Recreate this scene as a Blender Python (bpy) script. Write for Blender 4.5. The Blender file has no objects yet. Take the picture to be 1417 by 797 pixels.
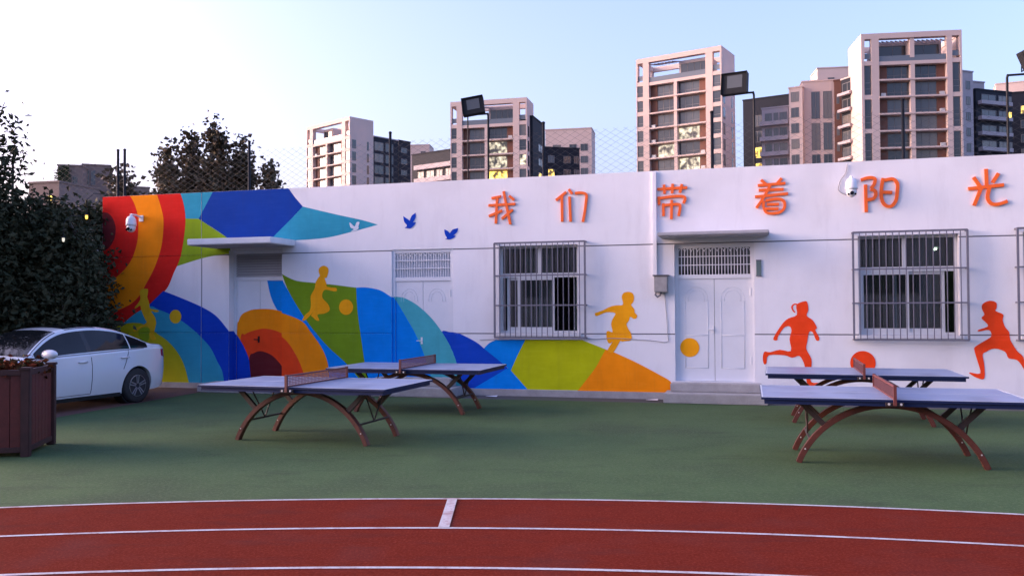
import bpy, bmesh, math, random
from mathutils import Vector, Matrix
from mathutils.geometry import delaunay_2d_cdt
R = math.radians
random.seed(7)
scene = bpy.context.scene
COL = scene.collection

# ------------------------------------------------------------------ camera
cam_d = bpy.data.cameras.new('camera'); cam = bpy.data.objects.new('camera', cam_d); COL.objects.link(cam)
cam_d.sensor_width = 36.0; cam_d.lens = 1200.49 / 1417 * 36.0
cam_d.clip_start = 0.1; cam_d.clip_end = 5000
cam.matrix_world = Matrix.Translation((0, 0, 1.778)) @ Matrix.Rotation(R(90) + 0.021312, 4, 'X') @ Matrix.Rotation(-0.005589, 4, 'Z')
scene.camera = cam

# ------------------------------------------------------------------ sky, sun, exposure (clear sky just after sunset)
SUN_AZ = R(-83)      # measured from the viewing direction, negative = to the left
SUN_EL = R(9)
world = bpy.data.worlds.new('World'); scene.world = world; world.use_nodes = True
nt = world.node_tree; bg = nt.nodes['Background']
sky = nt.nodes.new('ShaderNodeTexSky'); sky.sky_type = 'NISHITA'; sky.sun_disc = False
sky.sun_elevation = SUN_EL; sky.sun_rotation = SUN_AZ
sky.altitude = 50; sky.air_density = 1.0; sky.dust_density = 6.0; sky.ozone_density = 2.5
tint = nt.nodes.new('ShaderNodeMix'); tint.data_type = 'RGBA'; tint.blend_type = 'MULTIPLY'; tint.inputs[0].default_value = 1.0
tint.inputs[7].default_value = (1.12, 0.905, 1.12, 1)       # the pink cast of the dusk air, the same in every direction
nt.links.new(sky.outputs[0], tint.inputs[6]); nt.links.new(tint.outputs[2], bg.inputs[0]); bg.inputs[1].default_value = 0.15
sun_d = bpy.data.lights.new('sun', 'SUN'); sun_d.energy = 0.75; sun_d.angle = R(45); sun_d.color = (1.0, 0.84, 0.80)
sun = bpy.data.objects.new('sun', sun_d); COL.objects.link(sun)
sd = Vector((math.sin(SUN_AZ) * math.cos(SUN_EL), math.cos(SUN_AZ) * math.cos(SUN_EL), math.sin(SUN_EL)))
sun.rotation_euler = (-sd).to_track_quat('-Z', 'Y').to_euler()
scene.view_settings.view_transform = 'Standard'; scene.view_settings.look = 'None'
scene.view_settings.gamma = 1.0; scene.view_settings.exposure = 2.42
scene.render.engine = 'CYCLES'; scene.cycles.max_bounces = 6; scene.cycles.use_denoising = True

# ------------------------------------------------------------------ materials
MATS = {}
def mat(name, col, rough=0.7, var=0.0, scale=6.0, bump=0.0, bscale=60.0, metal=0.0, spec=0.5, coat=0.0, col2=None, island=False, emit=None, estr=0.0, detail=5.0, dirt=None, trans=0.0, grain=None, streak=None):
    if name in MATS: return MATS[name]
    m = bpy.data.materials.new(name); m.use_nodes = True; n = m.node_tree; b = n.nodes['Principled BSDF']
    b.inputs['Roughness'].default_value = rough; b.inputs['Metallic'].default_value = metal
    b.inputs['Specular IOR Level'].default_value = spec
    b.inputs['Coat Weight'].default_value = coat
    c = (*col, 1)
    b.inputs['Base Color'].default_value = c
    tc = None
    def coord():
        nonlocal tc
        if tc is None: tc = n.nodes.new('ShaderNodeTexCoord')
        return tc.outputs['Object']
    if var > 0 or col2 is not None or island:
        mix = n.nodes.new('ShaderNodeMix'); mix.data_type = 'RGBA'
        c2 = col2 if col2 is not None else tuple(min(1, v * (1 + var)) for v in col)
        c1 = col if col2 is not None else tuple(v * (1 - var) for v in col)
        mix.inputs[6].default_value = (*c1, 1); mix.inputs[7].default_value = (*c2, 1)
        if island:
            g = n.nodes.new('ShaderNodeNewGeometry'); n.links.new(g.outputs['Random Per Island'], mix.inputs[0])
        else:
            t = n.nodes.new('ShaderNodeTexNoise'); t.inputs['Scale'].default_value = scale; t.inputs['Detail'].default_value = detail
            t.inputs['Roughness'].default_value = 0.65
            n.links.new(coord(), t.inputs['Vector'])
            r = n.nodes.new('ShaderNodeMapRange'); r.inputs[1].default_value = 0.3; r.inputs[2].default_value = 0.7
            n.links.new(t.outputs['Fac'], r.inputs[0]); n.links.new(r.outputs[0], mix.inputs[0])
        last = mix.outputs[2]
        if dirt is not None:      # scattered stains: (colour, scale, low, high, amount)
            dc, ds, lo, hi, am = dirt
            t2 = n.nodes.new('ShaderNodeTexNoise'); t2.inputs['Scale'].default_value = ds; t2.inputs['Detail'].default_value = 8
            n.links.new(coord(), t2.inputs['Vector'])
            r2 = n.nodes.new('ShaderNodeMapRange'); r2.inputs[1].default_value = lo; r2.inputs[2].default_value = hi; r2.inputs[4].default_value = am
            n.links.new(t2.outputs['Fac'], r2.inputs[0])
            mx = n.nodes.new('ShaderNodeMix'); mx.data_type = 'RGBA'; mx.inputs[7].default_value = (*dc, 1)
            n.links.new(r2.outputs[0], mx.inputs[0]); n.links.new(last, mx.inputs[6]); last = mx.outputs[2]
        for spec_ in (grain, streak):     # (colour, (sx, sy, sz), low, high, amount): fine speckle, or stains drawn out along one axis
            if spec_ is None: continue
            dc, sv, lo, hi, am = spec_
            mp_ = n.nodes.new('ShaderNodeMapping'); mp_.inputs['Scale'].default_value = sv; n.links.new(coord(), mp_.inputs['Vector'])
            t3 = n.nodes.new('ShaderNodeTexNoise'); t3.inputs['Scale'].default_value = 1.0; t3.inputs['Detail'].default_value = 6; t3.inputs['Roughness'].default_value = 0.7
            n.links.new(mp_.outputs[0], t3.inputs['Vector'])
            r3 = n.nodes.new('ShaderNodeMapRange'); r3.inputs[1].default_value = lo; r3.inputs[2].default_value = hi; r3.inputs[4].default_value = am
            n.links.new(t3.outputs['Fac'], r3.inputs[0])
            mx = n.nodes.new('ShaderNodeMix'); mx.data_type = 'RGBA'; mx.inputs[7].default_value = (*dc, 1)
            n.links.new(r3.outputs[0], mx.inputs[0]); n.links.new(last, mx.inputs[6]); last = mx.outputs[2]
        n.links.new(last, b.inputs['Base Color'])
    if bump > 0:
        t = n.nodes.new('ShaderNodeTexNoise'); t.inputs['Scale'].default_value = bscale; t.inputs['Detail'].default_value = 4
        n.links.new(coord(), t.inputs['Vector'])
        bp = n.nodes.new('ShaderNodeBump'); bp.inputs['Strength'].default_value = bump; bp.inputs['Distance'].default_value = 0.02
        n.links.new(t.outputs['Fac'], bp.inputs['Height']); n.links.new(bp.outputs[0], b.inputs['Normal'])
    if emit is not None:
        b.inputs['Emission Color'].default_value = (*emit, 1); b.inputs['Emission Strength'].default_value = estr
    if trans > 0: b.inputs['Transmission Weight'].default_value = trans
    MATS[name] = m; return m
def glass_mat(name, tint=(0.75, 0.8, 0.8), refl=0.09):
    m = bpy.data.materials.new(name); m.use_nodes = True; n = m.node_tree; n.nodes.clear()
    o = n.nodes.new('ShaderNodeOutputMaterial'); mx = n.nodes.new('ShaderNodeMixShader')
    t = n.nodes.new('ShaderNodeBsdfTransparent'); t.inputs[0].default_value = (*tint, 1)
    g = n.nodes.new('ShaderNodeBsdfGlossy'); g.inputs['Roughness'].default_value = 0.02
    f = n.nodes.new('ShaderNodeFresnel'); f.inputs[0].default_value = 1.5
    a = n.nodes.new('ShaderNodeMath'); a.operation = 'ADD'; a.inputs[1].default_value = refl; a.use_clamp = True
    n.links.new(f.outputs[0], a.inputs[0]); n.links.new(a.outputs[0], mx.inputs[0])
    n.links.new(t.outputs[0], mx.inputs[1]); n.links.new(g.outputs[0], mx.inputs[2]); n.links.new(mx.outputs[0], o.inputs[0])
    MATS[name] = m; return m
WHITE = mat('white_plaster', (0.76, 0.76, 0.80), 0.85, 0.035, 0.9, 0.25, 90, dirt=((0.52, 0.51, 0.53), 0.55, 0.52, 0.8, 0.6), streak=((0.50, 0.49, 0.53), (2.6, 2.6, 0.5), 0.52, 0.85, 0.4))
DOORW = mat('white_door_paint', (0.68, 0.70, 0.75), 0.45, 0.03, 3)
CONC = mat('concrete', (0.33, 0.32, 0.32), 0.9, 0.15, 5, 0.4, 40)
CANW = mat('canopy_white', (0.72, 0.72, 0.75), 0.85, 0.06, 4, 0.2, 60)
CANU = mat('canopy_shade_grey', (0.36, 0.36, 0.39), 0.9, 0.12, 4, 0.2, 60)  # canopy white darkened: the shade is put into this colour
UPVC = mat('white_window_frame', (0.58, 0.60, 0.62), 0.4)
STEEL = mat('grey_steel_bar', (0.13, 0.13, 0.17), 0.6, 0.1, 20)
DARKM = mat('dark_metal', (0.008, 0.009, 0.012), 0.6, 0.2, 10, spec=0.2)
GREYM = mat('grey_box_metal', (0.30, 0.29, 0.29), 0.5, 0.15, 8)
GLASS = glass_mat('window_glass')
ROOM = mat('room_dark', (0.14, 0.16, 0.15), 0.9, 0.2, 2)
LETTER = mat('orange_letter_acrylic', (0.85, 0.13, 0.008), 0.5, 0.04, 5)
PLASTW = mat('white_plastic', (0.75, 0.75, 0.77), 0.35)
BLACKP = mat('black_plastic', (0.012, 0.012, 0.014), 0.25)
RUST = mat('red_brown_steel', (0.085, 0.022, 0.014), 0.5, 0.25, 9, 0.1, 50)
DKSTEEL = mat('dark_brown_steel', (0.03, 0.02, 0.02), 0.5, 0.25, 9)
TOPB = mat('blue_table_top', (0.22, 0.27, 0.40), 0.42, 0.10, 3, coat=0.0, dirt=((0.10, 0.12, 0.19), 2.0, 0.48, 0.72, 0.7), grain=((0.27, 0.29, 0.36), (30, 4, 30), 0.55, 0.75, 0.6))
EDGEB = mat('navy_table_edge', (0.010, 0.020, 0.07), 0.6, spec=.2)
ALLOYB = mat('zinc_bolt', (0.5, 0.5, 0.5), 0.4)
LINEW = mat('white_line_paint', (0.46, 0.44, 0.45), 0.8, 0.1, 8, dirt=((0.22, 0.07, 0.06), 5, 0.5, 0.75, 0.75), grain=((0.20, 0.06, 0.05), (40, 40, 40), 0.52, 0.7, 0.7))

# ------------------------------------------------------------------ mesh helpers
class MB:
    def __init__(s): s.v = []; s.f = []
    def box(s, x0, x1, y0, y1, z0, z1):
        b = len(s.v)
        s.v += [(x0,y0,z0),(x1,y0,z0),(x1,y1,z0),(x0,y1,z0),(x0,y0,z1),(x1,y0,z1),(x1,y1,z1),(x0,y1,z1)]
        s.f += [(b,b+3,b+2,b+1),(b+4,b+5,b+6,b+7),(b,b+1,b+5,b+4),(b+1,b+2,b+6,b+5),(b+2,b+3,b+7,b+6),(b+3,b,b+4,b+7)]
        return s
    def quad(s, *p):
        b = len(s.v); s.v += list(p); s.f.append(tuple(range(b, b + len(p)))); return s
    def tube(s, path, r, n=8, caps=True, r2=None):
        path = [Vector(p) for p in path]; b = len(s.v); N = len(path); prev = None
        for i, p in enumerate(path):
            t = (path[min(i+1, N-1)] - path[max(i-1, 0)]).normalized()
            if prev is None:
                a = Vector((0, 0, 1)) if abs(t.z) < 0.9 else Vector((1, 0, 0))
                u = t.cross(a).normalized()
            else: u = (prev - t * prev.dot(t)).normalized()
            prev = u; w = t.cross(u)
            rr = r[i] if isinstance(r, (list, tuple)) else r
            for k in range(n):
                q = 2 * math.pi * k / n + math.pi / n; s.v.append(tuple(p + (u * math.cos(q) + w * math.sin(q)) * rr))
        for i in range(N - 1):
            for k in range(n):
                s.f.append((b+i*n+k, b+i*n+(k+1) % n, b+(i+1)*n+(k+1) % n, b+(i+1)*n+k))
        if caps: s.f.append(tuple(b+k for k in reversed(range(n)))); s.f.append(tuple(b+(N-1)*n+k for k in range(n)))
        return s
    def bar(s, p, q, w, h, up=(0, 0, 1)):      # rectangular bar from p to q; w across, h along 'up'
        p, q = Vector(p), Vector(q); t = (q - p).normalized(); a = t.cross(Vector(up)).normalized() * (w / 2); c = a.cross(t).normalized() * (h / 2)
        b = len(s.v)
        for e in (p, q): s.v += [tuple(e - a - c), tuple(e + a - c), tuple(e + a + c), tuple(e - a + c)]
        s.f += [(b,b+3,b+2,b+1),(b+4,b+5,b+6,b+7),(b,b+1,b+5,b+4),(b+1,b+2,b+6,b+5),(b+2,b+3,b+7,b+6),(b+3,b,b+4,b+7)]
        return s
    def sweep(s, path, prof):                  # path of (x,z) in a vertical plane, prof = (y0,y1,radial half width)
        y0, y1, hw = prof; b = len(s.v); N = len(path)
        for i, (x, z) in enumerate(path):
            a = path[max(i-1, 0)]; c = path[min(i+1, N-1)]; tx, tz = c[0]-a[0], c[1]-a[1]; l = math.hypot(tx, tz); nx, nz = -tz/l, tx/l
            s.v += [(x-nx*hw, y0, z-nz*hw), (x+nx*hw, y0, z+nz*hw), (x+nx*hw, y1, z+nz*hw), (x-nx*hw, y1, z-nz*hw)]
        for i in range(N - 1):
            for k in range(4): s.f.append((b+4*i+k, b+4*i+(k+1) % 4, b+4*i+4+(k+1) % 4, b+4*i+4+k))
        s.f.append((b+3, b+2, b+1, b)); e = b+4*(N-1); s.f.append((e, e+1, e+2, e+3)); return s
    def lathe(s, prof, n=20, c=(0, 0, 0)):     # prof of (r,z)
        b = len(s.v)
        for r, z in prof:
            for k in range(n):
                q = 2*math.pi*k/n; s.v.append((c[0]+r*math.cos(q), c[1]+r*math.sin(q), c[2]+z))
        for i in range(len(prof)-1):
            for k in range(n): s.f.append((b+i*n+k, b+i*n+(k+1) % n, b+(i+1)*n+(k+1) % n, b+(i+1)*n+k))
        s.f.append(tuple(b+k for k in reversed(range(n)))); s.f.append(tuple(b+(len(prof)-1)*n+k for k in range(n)))
        return s
    def mesh(s, name, m, smooth=False):
        me = bpy.data.meshes.new(name); me.from_pydata(s.v, [], s.f); me.validate(); me.update()
        if m is not None: me.materials.append(m)
        if smooth: me.polygons.foreach_set('use_smooth', [True]*len(me.polygons))
        return me
    def build(s, name, m, parent=None, smooth=False, bevel=0.0):
        me = s.mesh(name, m, smooth)
        bm = bmesh.new(); bm.from_mesh(me); bmesh.ops.recalc_face_normals(bm, faces=bm.faces)
        if bevel > 0: bmesh.ops.bevel(bm, geom=[e for e in bm.edges if len(e.link_faces) == 2 and e.calc_face_angle(0) > 0.6], offset=bevel, segments=2, affect='EDGES')
        bm.to_mesh(me); bm.free()
        return link(name, me, parent)
def link(name, me, parent=None, loc=None):
    o = bpy.data.objects.new(name, me); COL.objects.link(o)
    if parent is not None: o.parent = parent
    if loc is not None: o.location = loc
    return o
def tag(o, label=None, cat=None, group=None, kind=None):
    if label: o['label'] = label
    if cat: o['category'] = cat
    if group: o['group'] = group
    if kind: o['kind'] = kind
    return o
def empty(name, loc=(0, 0, 0), rz=0.0):
    o = bpy.data.objects.new(name, None); COL.objects.link(o); o.location = loc; o.rotation_euler = (0, 0, rz); o.empty_display_size = 0.2; return o
def copy_tree(o, parent=None):
    c = o.copy(); COL.objects.link(c); c.parent = parent
    for ch in list(o.children): copy_tree(ch, c)
    return c
def smooth_path(pts, seg=6, closed=True):      # Catmull-Rom through points; a third value marks a corner
    n = len(pts); out = []
    rng = n if closed else n - 1
    for i in range(rng):
        p1, p2 = pts[i], pts[(i+1) % n]
        p0 = p1 if (len(p1) > 2 or (not closed and i == 0)) else pts[i-1]
        p3 = p2 if (len(p2) > 2 or (not closed and i == n-2)) else pts[(i+2) % n]
        for k in range(seg):
            t = k / seg
            out.append(tuple(0.5*((2*p1[j]) + (-p0[j]+p2[j])*t + (2*p0[j]-5*p1[j]+4*p2[j]-p3[j])*t*t + (-p0[j]+3*p1[j]-3*p2[j]+p3[j])*t**3) for j in (0, 1)))
        if len(p1) > 2 and len(p2) > 2: out[-seg+1:] = []
    if not closed: out.append(tuple(pts[-1][:2]))
    return out

# ------------------------------------------------------------------ ground
def sheet(name, pts, z, m):
    me = bpy.data.meshes.new(name); bm = bmesh.new()
    f = bm.faces.new([bm.verts.new((x, y, z)) for x, y in pts]); f.normal_update()
    if f.normal.z < 0: f.normal_flip()
    bmesh.ops.triangulate(bm, faces=bm.faces[:]); bm.to_mesh(me); bm.free(); me.materials.append(m)
    return tag(link(name, me), kind='structure')
ASPH = mat('asphalt', (0.055, 0.055, 0.058), 0.9, 0.2, 0.6, 0.3, 30)
TURF = mat('green_play_surface', (0.045, 0.085, 0.032), 0.9, 0.0, 1.2, 0.5, 180, col2=(0.060, 0.110, 0.041), dirt=((0.038, 0.060, 0.030), 0.45, 0.5, 0.72, 0.8), spec=0.2, grain=((0.10, 0.145, 0.075), (30, 30, 30), 0.48, 0.72, 0.75), streak=((0.030, 0.044, 0.024), (0.9, 2.6, 1), 0.55, 0.75, 0.6))
REDT = mat('red_rubber_track', (0.118, 0.015, 0.008), 0.95, 0.0, 7, 0.6, 220, col2=(0.142, 0.020, 0.011), dirt=((0.12, 0.03, 0.026), 1.3, 0.52, 0.75, 0.7), spec=0.03, grain=((0.23, 0.045, 0.03), (45, 45, 45), 0.48, 0.70, 0.75), streak=((0.07, 0.022, 0.02), (1.1, 4.0, 1), 0.52, 0.75, 0.6))
BRICKG = mat('dark_red_paving', (0.10, 0.045, 0.04), 0.85, 0.25, 4, 0.4, 40)
sheet('ground', [(-700, -300), (700, -300), (700, 900), (-700, 900)], -0.012, ASPH)
sheet('playground_surface', [(-40, -8), (40, -8), (40, 8.0), (12, 13.5), (-11, 19.6), (-40, 20)], -0.004, TURF)
CC = (-1.24, -13.2)
def arc(r, a0=-40, a1=40, n=120): return [(CC[0]+r*math.sin(R(a0+(a1-a0)*i/n)), CC[1]+r*math.cos(R(a0+(a1-a0)*i/n))) for i in range(n+1)]
sheet('running_track', arc(21.28) + arc(15.0)[::-1], 0.0, REDT)
for i, r in enumerate((21.29, 20.23, 19.17, 18.1)):
    tag(sheet('track_line', arc(r + 0.022) + arc(r - 0.022)[::-1], 0.004, LINEW), kind='structure')
a, b = [(-0.562,8.052),(-0.561,7.03)]
d = Vector((b[0]-a[0], b[1]-a[1])).normalized(); nrm = Vector((-d.y, d.x)) * 0.045
sheet('track_mark', [(a[0]+nrm.x, a[1]+nrm.y), (a[0]-nrm.x, a[1]-nrm.y), (b[0]-nrm.x, b[1]-nrm.y), (b[0]+nrm.x, b[1]+nrm.y)], 0.007, LINEW)
sheet('brick_paving', [(-6.199,19.665),(-6.565,18.84),(-7.493,14.331)] + [(-9.1, 8.0), (-30, 8.0), (-30, 24), (-12.5, 21.0)], 0.0, BRICKG)

# ------------------------------------------------------------------ the long white building (local x along the wall, y into it)
WY = -0.273561; WD = 16.8335
WROT = Matrix.Rotation(WY, 4, 'Z')
worg = WROT @ Vector((0, WD, 0))
school = empty('school_building', worg, WY)
tag(school, 'long single-storey white building with a colourful sports mural on its front', 'building')
def wpt(u, y, z): return worg + (WROT @ Vector((u, y, z)))
U0, U1, ZB, ZT = -14.615, 8.6, 0.10, 4.375
GROOVES_H = (1.233, 2.960); GROOVES_V = (-11.947,)
WIN = [(-5.00, -3.37, 1.24, 3.00), (1.80, 3.46, 1.225, 3.02), (4.47, 6.13, 1.225, 3.02)]
CAGE = [(*[-5.043,-3.2], *[1.158,3.045]), (*[1.699,3.565], *[1.148,3.072]), (*[4.346], 6.16, *[1.148,3.072])]
DOORS = [(-11.245, -9.93, ZB, 3.05, 0.20), (-7.342, -5.98, ZB, 2.976, 0.05), (-1.489, -0.02, 0.34, 2.945, 0.09)]
us = {U0, U1}; zs = {ZB, ZT}
for w in WIN: us |= {w[0], w[1]}; zs |= {w[2], w[3]}
for w in DOORS: us |= {w[0], w[1]}; zs |= {w[2], w[3]}
for g in GROOVES_H: zs |= {g-0.011, g+0.011}
for g in GROOVES_V: us |= {g-0.012, g+0.012}
us = sorted(us); zs = sorted(zs)
def wall_depth(u, z):
    for w in WIN:
        if w[0] < u < w[1] and w[2] < z < w[3]: return 9.0
    for w in DOORS:
        if w[0] < u < w[1] and w[2] < z < w[3]: return w[4] if z < w[3]-0.62 else 8.0
    if any(abs(z-g) < 0.011 for g in GROOVES_H) or any(abs(u-g) < 0.012 for g in GROOVES_V): return 0.014
    return 0.0
m = MB(); nu, nz = len(us)-1, len(zs)-1
dep = [[0]*nz for _ in range(nu)]
for i in range(nu):
    for j in range(nz):
        uc, zc = (us[i]+us[i+1])/2, (zs[j]+zs[j+1])/2
        dd = wall_depth(uc, zc)
        if any(w[0] < uc < w[1] and w[2] < zc < w[3] for w in DOORS): dd = 9.0
        dep[i][j] = dd
REV = 0.26
for i in range(nu):
    for j in range(nz):
        dd = dep[i][j]; a0, a1, b0, b1 = us[i], us[i+1], zs[j], zs[j+1]
        if dd < 5: m.quad((a0, dd, b0), (a1, dd, b0), (a1, dd, b1), (a0, dd, b1))
        for (i2, j2, p, q) in ((i+1, j, (a1, b0), (a1, b1)), (i, j+1, (a0, b1), (a1, b1))):
            if i2 >= nu or j2 >= nz: continue
            e = dep[i2][j2]
            if abs(e-dd) > 1e-6:
                y0, y1 = min(min(e, dd), REV), min(max(e, dd), REV)
                m.quad((p[0], y0, p[1]), (q[0], y0, q[1]), (q[0], y1, q[1]), (p[0], y1, p[1]))
m.quad((U0, 0, ZB), (U0, 6, ZB), (U0, 6, ZT), (U0, 0, ZT)); m.quad((U1, 0, ZB), (U1, 6, ZB), (U1, 6, ZT), (U1, 0, ZT))
m.quad((U0, 6, ZB), (U1, 6, ZB), (U1, 6, ZT), (U0, 6, ZT)); m.quad((U0, 0, ZT), (U1, 0, ZT), (U1, 0.24, ZT), (U0, 0.24, ZT))
me = m.mesh('wall', WHITE); bm = bmesh.new(); bm.from_mesh(me); bmesh.ops.remove_doubles(bm, verts=bm.verts, dist=1e-4); bmesh.ops.recalc_face_normals(bm, faces=bm.faces); bm.to_mesh(me); bm.free()
link('wall', me, school)
MB().box(U0+0.02, U1-0.02, 0.24, 5.98, 3.75, 3.95).build('roof_slab', CONC, school)
JF = mat('joint_filler', (0.13, 0.13, 0.16), .9)
for j in range(nz):                       # one strip of sealant for each run of horizontal joint
    i = 0
    while i < nu:
        if 0 < dep[i][j] < 5 and any(abs((zs[j]+zs[j+1])/2-g) < .01 for g in GROOVES_H):
            k = i
            while k+1 < nu and 0 < dep[k+1][j] < 5: k += 1
            MB().quad((us[i], .0136, zs[j]), (us[k+1], .0136, zs[j]), (us[k+1], .0136, zs[j+1]), (us[i], .0136, zs[j+1])).build('joint_filler', JF, school); i = k
        i += 1
for g in GROOVES_V: MB().quad((g-.012, .0134, ZB+.02), (g+.012, .0134, ZB+.02), (g+.012, .0134, ZT-.01), (g-.012, .0134, ZT-.01)).build('joint_filler', JF, school)
MB().box(U0-0.02, U1, -0.06, 0.02, -0.02, 0.115).build('plinth', CONC, school)
# rooms behind the openings
m = MB(); fx0, fx1 = U0+0.03, U1-0.03
m.quad((fx0, 4.5, 0.1), (fx1, 4.5, 0.1), (fx1, 4.5, 3.7), (fx0, 4.5, 3.7)); m.quad((fx0, REV, 0.1), (fx1, REV, 0.1), (fx1, 4.5, 0.1), (fx0, 4.5, 0.1))
m.quad((fx0, REV, 3.7), (fx1, REV, 3.7), (fx1, 4.5, 3.7), (fx0, 4.5, 3.7))
for x in (fx0, -8.6, -2.4, 0.8, 4.1, fx1): m.quad((x, REV, 0.1), (x, 4.5, 0.1), (x, 4.5, 3.7), (x, REV, 3.7))
m.build('room', ROOM, school)

# windows: frame, sashes, panes and a steel security cage
def window(w, c, kind):
    u0, u1, z0, z1 = w; zt = z0 + (z1-z0)*0.66
    root = None
    f = MB(); fy0, fy1 = 0.13, 0.20; t = 0.05
    f.box(u0, u1, fy0, fy1, z0, z0+t).box(u0, u1, fy0, fy1, z1-t, z1).box(u0, u0+t, fy0, fy1, z0+t, z1-t).box(u1-t, u1, fy0, fy1, z0+t, z1-t)
    f.box(u0+t, u1-t, fy0+0.002, fy1-0.002, zt-0.045, zt+0.045)
    um = (u0+u1)/2 + (0.0 if kind == 0 else -0.04)
    f.box(um-0.035, um+0.035, fy0+0.003, fy1-0.003, zt+0.045, z1-t)
    fo = f.build('window', UPVC, school, bevel=0.004)
    MB().box(u0+t, um-0.035, 0.16, 0.168, zt+0.045, z1-t).build('pane', GLASS, fo)
    MB().box(um+0.035, u1-t, 0.16, 0.168, zt+0.045, z1-t).build('pane', GLASS, fo)
    def sash(a0, a1, y):
        s = MB(); q = 0.05; b0, b1 = z0+t, zt-0.045
        s.box(a0, a0+q, y, y+0.028, b0, b1).box(a1-q, a1, y, y+0.028, b0, b1).box(a0+q, a1-q, y, y+0.028, b0, b0+0.07).box(a0+q, a1-q, y, y+0.028, b1-q, b1)
        s.build('sash', UPVC, fo)
        MB().box(a0+q, a1-q, y+0.01, y+0.016, b0+0.07, b1-q).build('pane', GLASS, fo)
    if kind == 0:
        wd = (u1-u0-2*t)
        sash(u0+t+0.20*wd, u0+t+0.70*wd, 0.135); sash(u0+t+0.05*wd, u0+t+0.52*wd, 0.168)
    else:
        wd = (u1-u0-2*t)
        sash(u0+t, u0+t+0.52*wd, 0.135); sash(u0+t+0.36*wd, u0+t+0.90*wd, 0.168)
    for ca, cb in (((.30, .62), (.90, .99)) if kind == 0 else ((.02, .16), (.60, .80))):   # curtains hanging inside
        xa, xb = u0+(u1-u0)*ca, u0+(u1-u0)*cb; cm = MB(); n = 40
        for i in range(n+1):
            x = xa+(xb-xa)*i/n; y = .34+.03*math.sin(i*1.3); cm.v += [(x, y, z0-.05), (x, y, z1+.03)]
        for i in range(n): cm.f.append((2*i, 2*i+2, 2*i+3, 2*i+1))
        cm.build('curtain', mat('teal_curtain', (0.15, 0.21, 0.20), .9), fo, smooth=True)
    MB().box(u0-0.06, u1+0.06, -0.045, 0.12, z0-0.055, z0-0.002).build('window_sill', WHITE, school)
    # cage
    x0, x1, b0, b1 = c; y = -0.16; g = MB(); r = 0.018
    for p, q in (((x0, y, b0), (x1, y, b0)), ((x0, y, b1), (x1, y, b1)), ((x0, y, b0), (x0, y, b1)), ((x1, y, b0), (x1, y, b1))):
        g.bar(p, q, 0.034, 0.034, (0, 1, 0))
    zm = (b0+(b1-b0)*0.34, b0+(b1-b0)*0.655)
    for z in zm: g.bar((x0, y-0.003, z), (x1, y-0.003, z), 0.026, 0.026, (0, 1, 0))
    for z in (b0, zm[0], zm[1], b1):
        for x in (x0, x1): g.bar((x, y, z), (x, 0.01, z), 0.026, 0.026, (0, 0, 1))
    go = g.build('security_cage', STEEL, school)
    n = 16; bm_ = MB().bar((0, 0, b0), (0, 0, b1), 0.015, 0.015, (0, 1, 0)).mesh('bar', STEEL)
    for i in range(n): link('bar', bm_, go, (x0+(x1-x0)*(i+1)/(n+1), y, 0))
for i in range(3): window(WIN[i], CAGE[i], 0 if i == 0 else 1)

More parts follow.
